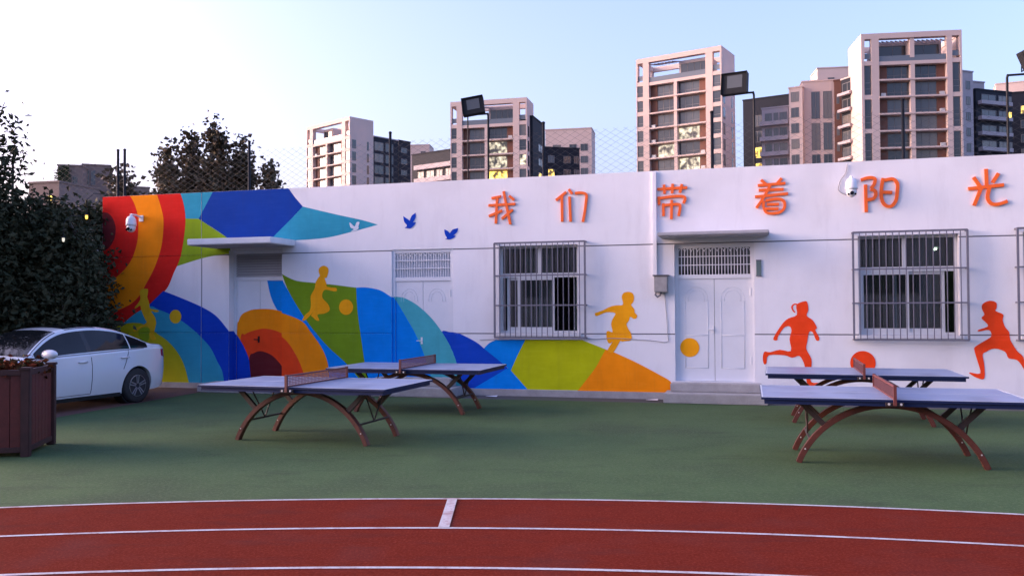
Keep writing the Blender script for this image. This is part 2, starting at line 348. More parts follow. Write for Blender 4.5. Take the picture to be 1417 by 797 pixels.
# doors
def door(dr, kind):
    u0, u1, z0, z1, y = dr; zt = z1-0.62
    t = 0.07; f = MB()
    fy = y-0.02
    f.box(u0, u0+t, fy, y+0.06, z0, z1).box(u1-t, u1, fy, y+0.06, z0, z1).box(u0+t, u1-t, fy, y+0.06, z1-t, z1).box(u0+t, u1-t, fy, y+0.06, zt-0.04, zt+0.04)
    root = f.build('door', DOORW, school, bevel=0.004)
    a0, a1 = u0+t, u1-t; mid = (a0+a1)/2
    for k, (p, q) in enumerate(((a0, mid-0.004), (mid+0.004, a1))):
        l = MB().box(p, q, y, y+0.04, z0+0.005, zt-0.04)
        lo = l.build('leaf', DOORW, root)
        if kind != 0:
            # raised moulding with an arched head on each leaf
            mm = MB(); c = (p+q)/2; hw = (q-p)/2-0.12; zb, ze = z0+(1.15 if kind == 1 else 0.25), zt-0.42
            for rr in (0, 0.06):
                path = [(c-hw+rr, ze-0.05)] + [(c-(hw-rr)*math.cos(R(s)), ze+(0.22-rr)*math.sin(R(s))) for s in range(0, 181, 15)] + [(c+hw-rr, ze-0.05)]
                pp = [(x, y-0.001, z) for x, z in path]
                mm.tube(pp, 0.0045, 5)
            if kind == 2:
                for (xa, za, xb, zb2) in ((c-hw, zb, c-hw, ze-0.05), (c+hw, zb, c+hw, ze-0.05), (c-hw, zb, c+hw, zb), (c-hw, zb+0.62, c+hw, zb+0.62)):
                    mm.bar((xa, y-0.001, za), (xb, y-0.001, zb2), 0.010, 0.008, (0, 1, 0))
            mm.build('moulding', DOORW, root, smooth=True)
    h = MB(); zh = z0+0.98
    h.box(mid-0.05, mid-0.01, y-0.012, y, zh-0.07, zh+0.07); h.tube([(mid-0.03, y-0.01, zh), (mid-0.03, y-0.055, zh), (mid-0.12, y-0.06, zh)], 0.009, 6)
    h.build('handle', PLASTW if kind else DARKM, root)
    for z in (z0+0.4, zt-0.3): MB().tube([(u1-t, y-0.022, z-0.07), (u1-t, y-0.022, z+0.07)], 0.013, 6).build('hinge', DOORW, root)
    b0, b1 = zt+0.04, z1-t
    if kind == 0:      # louvred head
        for k in range(9):
            z = b0+(b1-b0)*(k+0.5)/9
            MB().quad((a0, y, z+0.02), (a1, y, z+0.02), (a1, y-0.035, z-0.028), (a0, y-0.035, z-0.028)).quad((a0, y+0.004, z+0.02), (a1, y+0.004, z+0.02), (a1, y-0.031, z-0.028), (a0, y-0.031, z-0.028)).build('louvre', mat('grey_louvre', (0.40, 0.41, 0.44), 0.5), root)
        MB().box(a0, a1, y+0.02, y+0.03, b0, b1).build('backing', mat('louvre_back', (0.25, 0.26, 0.28), 0.7), root)
    else:
        back = mat('frosted_pane', (0.42, 0.47, 0.55), 0.3) if kind == 1 else GLASS
        MB().box(a0, a1, y+0.03, y+0.036, b0, b1).build('pane', back, root)
        barm = DOORW; n = 22
        bm_ = MB().bar((0, 0, b0), (0, 0, b1), 0.014, 0.014, (0, 1, 0)).mesh('transom_bar', barm)
        for i in range(n): link('transom_bar', bm_, root, (a0+(a1-a0)*(i+1)/(n+1), y-0.005, 0))
        g = MB()
        for s in (0.36, 0.68): g.bar((a0, y-0.008, b0+(b1-b0)*s), (a1, y-0.008, b0+(b1-b0)*s), 0.016, 0.02, (0, 1, 0))
        g.build('transom_rail', barm, root)
        sc = MB(); k = 11; w = (a1-a0)/k
        for i in range(k):
            c = a0+(i+0.5)*w
            sc.tube([(c+w*0.5*math.cos(R(s)), y-0.006, b1-0.075+0.065*math.sin(R(s))) for s in range(0, 181, 30)], 0.007, 4)
        sc.build('transom_scroll', barm, root)
for i, d_ in enumerate(DOORS): door(d_, i)
# canopies over two of the doors
def canopy(u0, u1, y0, z0, z1, under):
    o = MB().box(u0, u1, y0, 0.0, z0, z1).build('canopy', CANU if under else CANW, school, bevel=0.012)  # the thin canopy gets the painted shade grey on its front too
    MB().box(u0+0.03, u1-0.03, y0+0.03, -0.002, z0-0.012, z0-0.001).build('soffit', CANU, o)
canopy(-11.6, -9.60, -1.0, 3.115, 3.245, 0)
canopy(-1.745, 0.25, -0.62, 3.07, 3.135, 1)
# door steps
MB().box(-7.75, -5.75, -0.75, -0.06, -0.01, 0.17).box(-7.55, -5.9, -0.42, -0.06, 0.17, 0.34).build('doorstep', CONC, school, bevel=0.015)
MB().box(-11.5, -9.7, -0.8, -0.06, -0.01, 0.17).build('doorstep', CONC, school, bevel=0.015)
MB().box(-1.65, 0.2, -0.75, -0.06, -0.01, 0.17).box(-1.55, 0.1, -0.40, -0.06, 0.17, 0.33).build('doorstep', CONC, school, bevel=0.015)
# rain pipe / conduit down the front and the thin cables
MB().box(-1.855-0.035, -1.855+0.035, -0.055, 0.0, 2.32, 4.36).build('conduit', WHITE, school)
def wire(name, pts, y, r, m): return MB().tube([(u, y, z) for u, z in pts], r, 5).build(name, m, school, smooth=True)
CABLE = mat('grey_cable', (0.30, 0.30, 0.34), 0.6)
wire('cable', smooth_path([(-5.409,1.107),(-5.087,1.116),(-4.257,1.118),(-3.231,1.126),(-2.659,1.148),(-1.959,1.11),(-1.643,1.084),(-1.628,1.236),(-1.663,1.818),(-1.675,2.04)], 4, False), -0.012, 0.006, CABLE)
wire('cable', smooth_path([(1.632,4.327),(1.606,4.169),(1.517,4.041),(1.478,3.884),(1.527,3.816),(1.613,3.773)], 4, False), -0.02, 0.009, CABLE)

# ------------------------------------------------------------------ mural (flat paint following the wall, the grooves and the doors)
PAINT = {
 'maroon': (0.12, 0.014, 0.018), 'red': (0.66, 0.016, 0.012), 'orange': (0.95, 0.265, 0.005), 'vermilion': (0.82, 0.06, 0.012), 'yellow': (0.70, 0.42, 0.015),
 'olive': (0.46, 0.42, 0.012), 'lime': (0.46, 0.50, 0.006), 'leaf': (0.17, 0.29, 0.012), 'grass': (0.25, 0.38, 0.015), 'teal': (0.03, 0.30, 0.44), 'aqua': (0.07, 0.40, 0.46),
 'navy': (0.004, 0.045, 0.30), 'royal': (0.004, 0.05, 0.45), 'azure': (0.0, 0.22, 0.74), 'cobalt': (0.006, 0.06, 0.48), 'pale': (0.6, 0.68, 0.78), 'amber': (0.96, 0.37, 0.008)}
def pmat(c): return mat('paint_' + c, PAINT[c], 0.9, 0.10, 2.2, 0.12, 90, detail=7, spec=0.12, grain=(tuple(min(1, v*1.18+.02) for v in PAINT[c]), (2.0, 2.0, 16.0), .5, .8, .5), streak=(tuple(v*.72+.012 for v in PAINT[c]), (6.0, 6.0, .5), .52, .8, .55))
layer = 0
def paint(name, c, pts, smooth=6, label=None):
    global layer; layer += 1
    poly = smooth_path(pts, smooth) if smooth else [tuple(p[:2]) for p in pts]
    poly = [(min(max(u, U0+0.002), U1), min(max(z, ZB+0.016), ZT-0.002)) for u, z in poly]
    q = []
    for p in poly:
        if not q or math.dist(p, q[-1]) > 2e-3: q.append(p)
    if math.dist(q[0], q[-1]) < 2e-3: q.pop()
    cv, ce, cf = delaunay_2d_cdt([Vector(p) for p in q], [], [list(range(len(q)))], 1, 1e-4)[:3]
    bm = bmesh.new(); vs = [bm.verts.new((v.x, 0, v.y)) for v in cv]
    for f in cf:
        try: bm.faces.new([vs[i] for i in f])
        except ValueError: pass
    lo = min(p[0] for p in poly), min(p[1] for p in poly); hi = max(p[0] for p in poly), max(p[1] for p in poly)
    cuts = [((u, 0, 0), (1, 0, 0)) for u in us if lo[0] < u < hi[0]] + [((0, 0, z), (0, 0, 1)) for z in zs if lo[1] < z < hi[1]]
    for w in DOORS:
        if lo[1] < w[3]-0.62 < hi[1]: cuts.append(((0, 0, w[3]-0.62), (0, 0, 1)))
        for fx in (w[0]+0.07, w[1]-0.07):
            if lo[0] < fx < hi[0]: cuts.append(((fx, 0, 0), (1, 0, 0)))
    for co, no in cuts:
        bmesh.ops.bisect_plane(bm, geom=bm.verts[:]+bm.edges[:]+bm.faces[:], dist=1e-5, plane_co=co, plane_no=no)
    V, F = [], []
    eps = 0.0008 + 0.0002*layer
    for f in bm.faces:
        c_ = f.calc_center_median(); dd = wall_depth(c_.x, c_.z)
        if dd > 5: continue
        for w in DOORS:
            if w[0] < c_.x < w[1] and w[2] < c_.z < w[3] and (c_.x < w[0]+0.07 or c_.x > w[1]-0.07): dd = w[4]-0.02
        b = len(V); V += [(v.co.x, dd-eps, v.co.z) for v in f.verts]; F.append(tuple(range(b, b+len(f.verts))))
    for w in DOORS:                      # the paint also turns into the sides of the door recesses
        for uu, y0, y1 in ((w[0], 0.0, w[4]-0.02), (w[0]+0.07, w[4]-0.02, w[4])):
            if not lo[0] < uu < hi[0]: continue
            zz = sorted(a[1]+(c2[1]-a[1])*(uu-a[0])/(c2[0]-a[0]) for a, c2 in zip(q, q[1:]+q[:1]) if (a[0] <= uu) != (c2[0] <= uu))
            for za, zb_ in zip(zz[::2], zz[1::2]):
                za, zb_ = max(za, w[2]), min(zb_, w[3]-0.62)
                if zb_-za > 0.01: b = len(V); V += [(uu+eps, y0-eps, za), (uu+eps, y1-eps, za), (uu+eps, y1-eps, zb_), (uu+eps, y0-eps, zb_)]; F.append((b, b+1, b+2, b+3))
    bm.free()
    me = bpy.data.meshes.new(name); me.from_pydata(V, [], F)
    bm = bmesh.new(); bm.from_mesh(me); bmesh.ops.remove_doubles(bm, verts=bm.verts, dist=1e-5); bm.to_mesh(me); bm.free()
    me.materials.append(pmat(c)); o = link(name, me, school)
    if label: o['label'] = label
    return o
def ball(c, u, z, r, label): return paint('painted_ball', c, [(u+r*math.cos(R(a)), z+r*math.sin(R(a))) for a in range(0, 360, 10)], 0, label)
mp = 'mural_patch'
# upper part, from the corner rings to the pointed tail
paint(mp, 'teal', [(-12.576,4.408,1),(-11.635,4.402,1),(-12.026,3.767,1),(-12.498,3.799,1)])
paint(mp, 'grass', [(-12.403,3.804,1),(-12.026,3.783,1),(-11.264,3.324,1),(-11.19,2.968,1),(-11.373,2.972),(-11.893,2.903),(-12.628,2.721,1),(-12.497,3.357)])
paint(mp, 'navy', [(-11.663,4.403,1),(-9.789,4.404,1),(-9.613,4.176),(-9.421,3.965,1),(-9.683,3.722),(-10.143,3.31,1),(-10.054,3.197,1),(-11.19,3.225,1),(-11.319,3.357),(-12.026,3.783,1)])
paint(mp, 'teal', [(-9.421,3.965,1),(-9.056,3.873),(-8.543,3.747),(-8.037,3.63),(-7.654,3.518,1),(-7.953,3.45),(-8.205,3.396),(-8.799,3.282),(-9.404,3.243),(-10.019,3.243,1),(-10.179,3.295,1),(-9.683,3.722)])
# corner rings
paint(mp, 'red', [(-14.615,4.441,1),(-12.538,4.439,1),(-12.442,4.206),(-12.377,3.893),(-12.383,3.55),(-12.496,2.948),(-12.677,2.575),(-12.818,2.282),(-12.99,2.103),(-13.337,1.842),(-13.691,1.62),(-14.14,1.397),(-14.598,1.279,1)])
paint(mp, 'orange', [(-14.615,4.441,1),(-13.153,4.432,1),(-13.036,4.13),(-12.951,3.764),(-13.003,3.205),(-13.185,2.715),(-13.436,2.306),(-13.562,2.108),(-13.826,1.885),(-14.227,1.73),(-14.6,1.648,1)])
paint(mp, 'red', [(-14.615,4.441,1),(-13.896,4.429,1),(-13.757,4.223),(-13.658,3.97),(-13.627,3.636),(-13.655,3.304),(-13.772,2.974),(-13.948,2.728),(-14.185,2.532),(-14.443,2.351),(-14.603,2.269,1)])
paint(mp, 'maroon', [(-14.613,4.019,1),(-14.472,3.998),(-14.331,3.875),(-14.25,3.671),(-14.269,3.437),(-14.368,3.255),(-14.488,3.157),(-14.608,3.127,1)])
# centre hills
paint(mp, 'azure', [(-10.41,2.38,1),(-9.912,2.374,1),(-9.754,2.12),(-9.422,1.617),(-9.119,1.244),(-8.775,0.899),(-8.367,0.563),(-7.911,0.059,1),(-9.06,0.035,1),(-9.754,1.242,1),(-10.16,1.73),(-10.321,2.031)])
paint(mp, 'leaf', [(-9.93,2.516,1),(-9.771,2.435),(-9.535,2.353),(-9.118,2.308),(-8.63,2.256),(-8.157,2.196,1),(-8.124,1.675),(-8.03,1.04),(-7.96,0.598),(-7.844,0.06,1),(-7.911,0.059,1),(-8.367,0.563),(-8.775,0.899),(-9.119,1.244),(-9.422,1.617),(-9.754,2.12)])
paint(mp, 'orange', [(-11.169,1.318),(-11.133,1.478),(-11.06,1.622),(-10.915,1.701),(-10.715,1.748),(-10.285,1.746),(-9.824,1.634),(-9.431,1.477),(-9.223,1.243),(-8.98,0.934),(-8.843,0.649),(-8.803,0.395),(-8.786,0.056,1),(-11.185,0.008,1)])
paint(mp, 'vermilion', [(-11.077,1.095),(-10.968,1.191),(-10.823,1.255),(-10.499,1.319),(-10.142,1.257),(-9.824,1.069),(-9.572,0.735),(-9.414,0.394),(-9.353,0.045,1),(-11.076,0.011,1)])
paint(mp, 'maroon', [(-10.859,0.666),(-10.751,0.772),(-10.571,0.821),(-10.32,0.745),(-10.142,0.603),(-10.018,0.432),(-9.93,0.033,1),(-10.894,0.014,1)])
paint(mp, 'azure', [(-8.157,2.196,1),(-8.006,2.201),(-7.84,2.187),(-7.591,2.129),(-7.361,1.998),(-7.28,1.975,1),(-7.053,1.587),(-6.828,1.212),(-6.637,0.779),(-6.416,0.089,1),(-7.844,0.06,1),(-7.96,0.598),(-8.03,1.04),(-8.124,1.675)])
paint(mp, 'cobalt', [(-6.253,1.236),(-6.063,1.259),(-5.883,1.24),(-5.694,1.164),(-5.471,1.048),(-5.317,0.931),(-4.944,0.643),(-4.681,0.414,1),(-5.538,0.121,1),(-5.849,0.1,1),(-6.097,0.658,1)])
paint(mp, 'aqua', [(-7.32,1.998,1),(-7.182,1.989),(-7.052,1.958),(-6.784,1.813),(-6.474,1.544),(-6.213,1.214),(-6.002,0.852),(-5.909,0.624),(-5.802,0.101,1),(-6.416,0.089,1),(-6.637,0.779),(-6.828,1.212),(-7.053,1.587)])
paint(mp, 'azure', [(-5.322,0.931,1),(-5.217,1.034),(-5.071,1.104,1),(-4.451,1.111,1),(-4.618,0.792),(-4.756,0.495,1),(-4.591,0.314),(-4.412,0.122,1),(-5.553,0.106,1),(-4.816,0.542,1),(-4.944,0.643,1)])
paint(mp, 'lime', [(-4.451,1.111,1),(-3.289,1.11,1),(-2.803,0.922,1),(-2.889,0.78),(-3.048,0.552),(-3.374,0.122,1),(-4.412,0.122,1),(-4.591,0.314),(-4.756,0.495,1),(-4.618,0.792)])
paint(mp, 'orange', [(-2.831,0.929,1),(-2.69,0.885),(-2.245,0.689),(-1.778,0.446),(-1.581,0.324),(-1.474,0.12,1),(-3.397,0.107,1),(-3.048,0.552),(-2.918,0.78)])
# fan behind the car
paint(mp, 'royal', [(-13.356,1.842,1),(-12.952,2.175,1),(-12.559,2.042),(-11.965,1.818),(-11.585,1.615),(-11.297,1.326),(-11.045,0.999),(-10.881,0.682),(-10.841,0.428),(-10.804,0.064,1),(-14.034,0.034,1)])
paint(mp, 'teal', [(-14.001,1.463,1),(-13.648,1.695),(-13.298,1.825),(-13.085,1.759),(-12.682,1.61),(-12.302,1.397),(-11.963,1.139),(-11.708,0.889),(-11.541,0.6),(-11.415,0.388),(-11.35,0.069,1),(-14.232,0.047,1)])
paint(mp, 'olive', [(-14.438,1.296,1),(-14.08,1.413),(-13.745,1.455),(-13.452,1.413),(-13.122,1.216),(-12.814,1.028),(-12.556,0.772),(-12.384,0.479),(-12.261,0.084,1),(-14.431,0.06,1)])
paint(mp, 'grass', [(-13.618,1.232),(-13.508,1.344),(-13.333,1.326),(-13.31,1.158),(-13.375,1.028),(-13.507,1.027)])
# running children and their balls
paint('painted_child', 'yellow', [(-13.566,2.072),(-13.578,2.166),(-13.523,2.221),(-13.402,2.229),(-13.354,2.201),(-13.368,2.089),(-13.379,2.043),(-13.324,1.902),(-13.313,1.828),(-13.28,1.772),(-13.094,1.743),(-13.072,1.706),(-13.159,1.693),(-13.268,1.716),(-13.17,1.586),(-13.136,1.456),(-13.158,1.344),(-13.19,1.196),(-13.135,1.085),(-13.266,1.066),(-13.321,1.195),(-13.3,1.307),(-13.398,1.372),(-13.552,1.325),(-13.706,1.25),(-13.751,1.288),(-13.596,1.363),(-13.399,1.456),(-13.443,1.549),(-13.543,1.754),(-13.565,1.848),(-13.687,1.783),(-13.709,1.811),(-13.621,1.904),(-13.566,1.988)], 3, 'yellow running child painted on the red ring')
ball('yellow', *(-12.625,1.593), 0.155, 'yellow painted ball on the blue and teal fan')
paint('painted_child', 'amber', [(-9.01,2.463),(-9.039,2.551),(-9.02,2.63),(-8.923,2.676),(-8.826,2.636),(-8.803,2.565),(-8.826,2.469),(-8.855,2.412),(-8.894,2.405),(-8.852,2.286),(-8.846,2.233),(-8.74,2.206),(-8.624,2.196),(-8.609,2.134),(-8.682,2.123),(-8.875,2.16),(-8.943,2.094),(-8.943,1.98),(-8.827,1.866),(-8.775,1.761),(-8.798,1.699),(-8.914,1.647),(-9.066,1.625),(-9.021,1.508),(-9.089,1.499),(-9.177,1.569),(-9.216,1.622),(-9.089,1.762),(-9.264,1.587),(-9.362,1.508),(-9.431,1.508),(-9.362,1.622),(-9.255,1.71),(-9.225,1.851),(-9.229,2.026),(-9.137,2.184),(-9.108,2.324),(-9.04,2.429)], 3, 'orange running boy painted on the green hill')
ball('amber', *(-8.393,1.784), 0.165, 'orange painted ball on the green hill')
paint('painted_child', 'amber', [(-2.483,1.804),(-2.505,1.946),(-2.472,2.025),(-2.384,2.05),(-2.296,2.023),(-2.267,1.944),(-2.28,1.856),(-2.324,1.794),(-2.263,1.715),(-2.255,1.645),(-2.208,1.592),(-2.23,1.536),(-2.283,1.529),(-2.344,1.566),(-2.371,1.487),(-2.415,1.425),(-2.381,1.328),(-2.329,1.241),(-2.325,1.121),(-2.445,1.096),(-2.507,1.085),(-2.542,1.095),(-2.623,0.957),(-2.695,0.868),(-2.792,0.912),(-2.693,1.08),(-2.747,1.045),(-2.8,1.106),(-2.813,1.257),(-2.771,1.292),(-2.691,1.271),(-2.717,1.416),(-2.689,1.522),(-2.635,1.637),(-2.813,1.655),(-2.957,1.597),(-3.02,1.585),(-3.034,1.638),(-2.974,1.661),(-2.866,1.7),(-2.741,1.761),(-2.616,1.791)], 3, 'orange running child painted above the lime hill')
ball('amber', *(-1.222,0.976), 0.18, 'orange painted ball on the white double door')
paint('painted_child', 'vermilion', [(0.731,1.596),(0.723,1.777),(0.863,1.844),(0.916,1.821),(0.932,1.686),(0.903,1.578),(1.008,1.494),(1.077,1.36),(1.048,1.315),(1.111,1.192),(1.11,1.129),(1.057,1.135),(1.005,1.27),(0.942,1.281),(0.907,1.101),(0.889,0.966),(0.974,0.787),(0.97,0.607),(0.953,0.472),(0.973,0.361),(1.121,0.352),(1.125,0.314),(0.919,0.304),(0.878,0.449),(0.859,0.628),(0.839,0.718),(0.765,0.841),(0.636,0.806),(0.507,0.85),(0.224,0.847),(0.183,0.699),(0.135,0.687),(0.119,0.8),(0.149,0.914),(0.247,0.904),(0.422,0.951),(0.616,0.93),(0.597,1.144),(0.631,1.303),(0.6,1.382),(0.502,1.359),(0.392,1.189),(0.385,1.132),(0.326,1.125),(0.32,1.188),(0.47,1.427),(0.58,1.529)], 3, 'red running girl with a ponytail painted beside the double door')
paint('painted_child', 'vermilion', [(0.751,1.795),(0.691,1.804),(0.643,1.766),(0.636,1.71),(0.678,1.642),(0.706,1.642),(0.668,1.698),(0.664,1.75),(0.701,1.782),(0.751,1.772)], 3, 'ponytail loop of the painted red girl')
ball('vermilion', *(1.855,0.725), 0.215, 'big red painted ball on the white wall')
paint('painted_child', 'vermilion', [(3.847,1.592),(3.811,1.685),(3.822,1.777),(3.934,1.832),(4.035,1.797),(4.039,1.704),(4.023,1.653),(4.142,1.591),(4.131,1.499),(4.166,1.376),(4.229,1.284),(4.245,1.151),(4.342,0.968),(4.432,0.867),(4.501,0.645),(4.57,0.463),(4.533,0.442),(4.429,0.684),(4.34,0.805),(4.212,0.835),(4.159,0.946),(3.995,1.002),(3.864,0.944),(3.808,0.892),(3.828,0.738),(3.829,0.481),(3.709,0.489),(3.598,0.56),(3.607,0.58),(3.766,0.566),(3.731,0.757),(3.679,0.963),(3.698,1.035),(3.867,1.149),(3.946,1.211),(3.94,1.294),(3.889,1.324),(3.758,1.297),(3.746,1.324),(3.89,1.38),(3.881,1.437),(3.799,1.53)], 3, 'red running boy painted between the two caged windows')
# birds
for c, pts, lb in (('pale', [(-8.274,3.39),(-8.21,3.437),(-8.285,3.478),(-8.31,3.577),(-8.274,3.566),(-8.189,3.495),(-8.146,3.581),(-8.075,3.583),(-8.103,3.492),(-8.093,3.463),(-8.146,3.415)], 'white bird painted on the teal tail'),
                   ('royal', [(-7.048,3.426,1),(-6.992,3.478),(-7.054,3.557),(-7.078,3.679,1),(-6.992,3.622),(-6.93,3.578,1),(-6.888,3.676),(-6.796,3.74,1),(-6.8,3.635),(-6.858,3.541,1),(-6.79,3.539,1),(-6.838,3.473),(-6.91,3.416),(-6.972,3.419)], 'blue bird painted beside the teal tail'),
                   ('royal', [(-6.152,3.173,1),(-6.108,3.195),(-6.152,3.272),(-6.163,3.376,1),(-6.087,3.336),(-6.043,3.288,1),(-5.987,3.362),(-5.863,3.392,1),(-5.887,3.312),(-5.967,3.244,1),(-5.916,3.237,1),(-5.968,3.191),(-6.048,3.163)], 'blue bird painted above the louvred door')):
    paint('painted_bird', c, pts, 3, lb)

# ------------------------------------------------------------------ raised sign characters
def character(label, strokes, wd=0.025, dep=0.016):
    us_ = [p[0] for s in strokes for p in s]; zs_ = [p[1] for s in strokes for p in s]
    cu, cz = (min(us_)+max(us_))/2, min(zs_)
    root_loc = wpt(cu, -0.012, cz)
    m = MB()
    for k, s in enumerate(strokes):
        pth = smooth_path([(p[0]-cu, p[1]-cz) for p in s], 5, False) if len(s) > 2 else [(p[0]-cu, p[1]-cz) for p in s]
        m.sweep(pth, (-dep-0.0013*k, 0.012, wd))
    o = m.build('sign_character', LETTER); o.location = root_loc; o.rotation_euler = (0, 0, WY)
    tag(o, label, 'sign', 'orange raised characters of the wall slogan')
character('orange raised character wo (we), first of the slogan, beside the blue birds', [[(-5.139,3.974),(-4.943,4.004)], [(-5.018,3.988),(-5.052,3.458)], [(-5.204,3.832),(-4.638,3.841)], [(-5.197,3.613),(-4.916,3.716)], [(-4.883,4.105),(-4.818,3.787),(-4.743,3.434)], [(-4.693,3.728),(-4.923,3.548)], [(-4.766,4.006),(-4.663,3.923)]])
character('orange raised character men (plural), above the caged window by the birds', [[(-3.8,3.883),(-3.592,4.037)], [(-3.681,3.957),(-3.675,3.453)], [(-3.539,4.089),(-3.471,3.998)], [(-3.524,3.944),(-3.506,3.448)], [(-3.413,4.004),(-3.323,4.013),(-3.236,4.001),(-3.184,3.959),(-3.193,3.836),(-3.222,3.622),(-3.259,3.435)]])
character('orange raised character dai (bring) right beside the wall conduit', [[(-1.798,4.017),(-1.518,4.024),(-1.23,4.025)], [(-1.67,4.101),(-1.661,3.925)], [(-1.505,4.11),(-1.517,3.927)], [(-1.33,4.097),(-1.372,3.934)], [(-1.778,3.874),(-1.764,3.716)], [(-1.768,3.842),(-1.519,3.867),(-1.334,3.864),(-1.273,3.823),(-1.305,3.725)], [(-1.686,3.741),(-1.685,3.496)], [(-1.676,3.702),(-1.521,3.712),(-1.407,3.713),(-1.367,3.67),(-1.399,3.488)], [(-1.525,3.801),(-1.536,3.432)]])
character('orange raised character zhe (particle) over the end of the flat door canopy', [[(0.124,4.112),(0.216,4.025)], [(0.493,4.128),(0.406,4.028)], [(0.063,4.01),(0.558,4.032)], [(0.08,3.92),(0.525,3.922)], [(0.012,3.801),(0.602,3.838)], [(0.295,4.022),(0.182,3.806),(0.037,3.59)], [(0.17,3.718),(0.164,3.608),(0.21,3.507),(0.305,3.479),(0.441,3.493),(0.526,3.562),(0.538,3.671),(0.476,3.734),(0.35,3.744),(0.202,3.717)], [(0.222,3.65),(0.438,3.647)], [(0.2,3.568),(0.432,3.56)]])
character('orange raised character yang (sun) next to the white dome camera', [[(1.942,3.946),(1.946,3.448)], [(1.864,4.03),(1.969,4.063),(2.058,4.064),(2.102,4.03),(2.086,3.945),(2.031,3.873)], [(2.026,3.862),(2.095,3.827),(2.111,3.762),(2.073,3.689),(1.968,3.67)], [(2.241,4.05),(2.215,3.929),(2.2,3.748),(2.23,3.609),(2.298,3.542),(2.376,3.545),(2.446,3.643),(2.468,3.791),(2.475,3.928),(2.432,4.004),(2.373,4.028),(2.265,4.012)], [(2.232,3.795),(2.385,3.785)]], 0.029)
character('orange raised character guang (light), last of the slogan beyond the second caged window', [[(3.909,4.135),(3.916,3.817)], [(3.708,3.999),(3.816,3.821)], [(4.104,4.047),(4.007,3.891)], [(3.622,3.798),(4.185,3.844)], [(3.825,3.798),(3.71,3.501)], [(3.956,3.804),(3.925,3.649),(3.952,3.559),(4.011,3.512),(4.11,3.514),(4.235,3.559)]], 0.029)

# ------------------------------------------------------------------ small fittings on the wall
def dome_camera(u, z, label, side, s=1.0):
    root = empty('security_camera', wpt(u, 0.0, z), WY); tag(root, label, 'camera')
    yc = -0.30*s
    a = MB().box(-0.05*s, 0.05*s, -0.03, 0.0, 0.02*s, 0.16*s).tube([(0, -0.02, 0.11*s), (side*0.02, -0.16*s, 0.15*s), (side*0.04*s, yc, 0.155*s)], 0.022*s, 8).tube([(side*0.04*s, yc, 0.16*s), (side*0.04*s, yc, 0.09*s)], 0.03*s, 10)
    a.build('wall_bracket', PLASTW, root)
    c = (side*0.04*s, yc, 0)
    MB().lathe([(0.03*s, 0.12*s), (0.075*s, 0.10*s), (0.105*s, 0.04*s), (0.115*s, -0.06*s), (0.118*s, -0.10*s), (0.10*s, -0.105*s)][::-1], 24, c).build('housing', PLASTW, root, smooth=True)
    MB().lathe([(0.0, -0.255*s), (0.05*s, -0.245*s), (0.085*s, -0.205*s), (0.10*s, -0.15*s), (0.098*s, -0.10*s)], 24, c).build('dome', PLASTW, root, smooth=True)
    l = Vector((c[0], c[1]-0.085*s, -0.17*s))
    MB().tube([l, l+Vector((0, -0.022*s, -0.012*s))], 0.036*s, 14).build('lens', BLACKP, root)
    for k in (-1, 1):
        q = l+Vector((k*0.058*s, 0.018*s, -0.022*s)); MB().tube([q, q+Vector((k*0.008*s, -0.018*s, -0.01*s))], 0.02*s, 10).build('infrared_lamp', BLACKP, root)
dome_camera(*(1.713,3.927), 'white dome security camera on the wall between two orange characters', -1, 0.92)
dome_camera(*(-13.539,3.75), 'white dome security camera mounted on the orange mural ring', -1, 1.0)
u_, z_ = (-14.588,3.092)
r_ = empty('bullet_camera', wpt(u_-0.05, -0.02, z_), WY); tag(r_, 'small white bullet camera at the mural corner beside the dark trees', 'camera')
MB().tube([(0, 0.02, 0), (0, -0.10, 0.0)], 0.02, 8).build('wall_bracket', PLASTW, r_)
MB().tube([(-0.02, -0.1, 0.01), (0.10, -0.17, -0.01)], 0.045, 12).build('housing', PLASTW, r_, smooth=False)
MB().tube([(0.10, -0.17, -0.01), (0.106, -0.174, -0.011)], 0.035, 12).build('lens', BLACKP, r_)
u_, z_ = (-1.736,2.194)
r_ = empty('junction_box', wpt(u_, 0, z_), WY); tag(r_, 'grey metal junction box under the conduit beside the double door', 'box')
MB().box(-0.125, 0.125, -0.16, 0, -0.16, 0.15).build('case', GREYM, r_, bevel=0.006)
MB().box(-0.15, 0.15, -0.19, 0, 0.151, 0.172).build('lid', mat('dark_lid', (0.12, 0.12, 0.14), 0.5), r_)
MB().box(-0.105, 0.115, -0.166, -0.1605, -0.14, 0.13).build('cover', GREYM, r_)
MB().tube([(-0.1, -0.09, -0.16), (-0.11, -0.09, -0.21), (-0.07, -0.09, -0.25), (-0.02, -0.09, -0.22), (0.0, -0.09, -0.16)], 0.018, 8).build('cable_loop', STEEL, r_, smooth=True)
u_, z_ = (0.065,2.468)
r_ = empty('door_plaque', wpt(u_, 0, z_), WY); tag(r_, 'narrow grey green plaque beside the double door', 'sign')
MB().box(-0.045, 0.045, -0.02, -0.0, -0.15, 0.15).build('plate', mat('plaque_green', (0.12, 0.17, 0.17), 0.35), r_)
MB().box(-0.05, 0.05, -0.026, -0.0205, -0.155, -0.135).box(-0.05, 0.05, -0.026, -0.0205, 0.135, 0.155).build('rim', STEEL, r_)
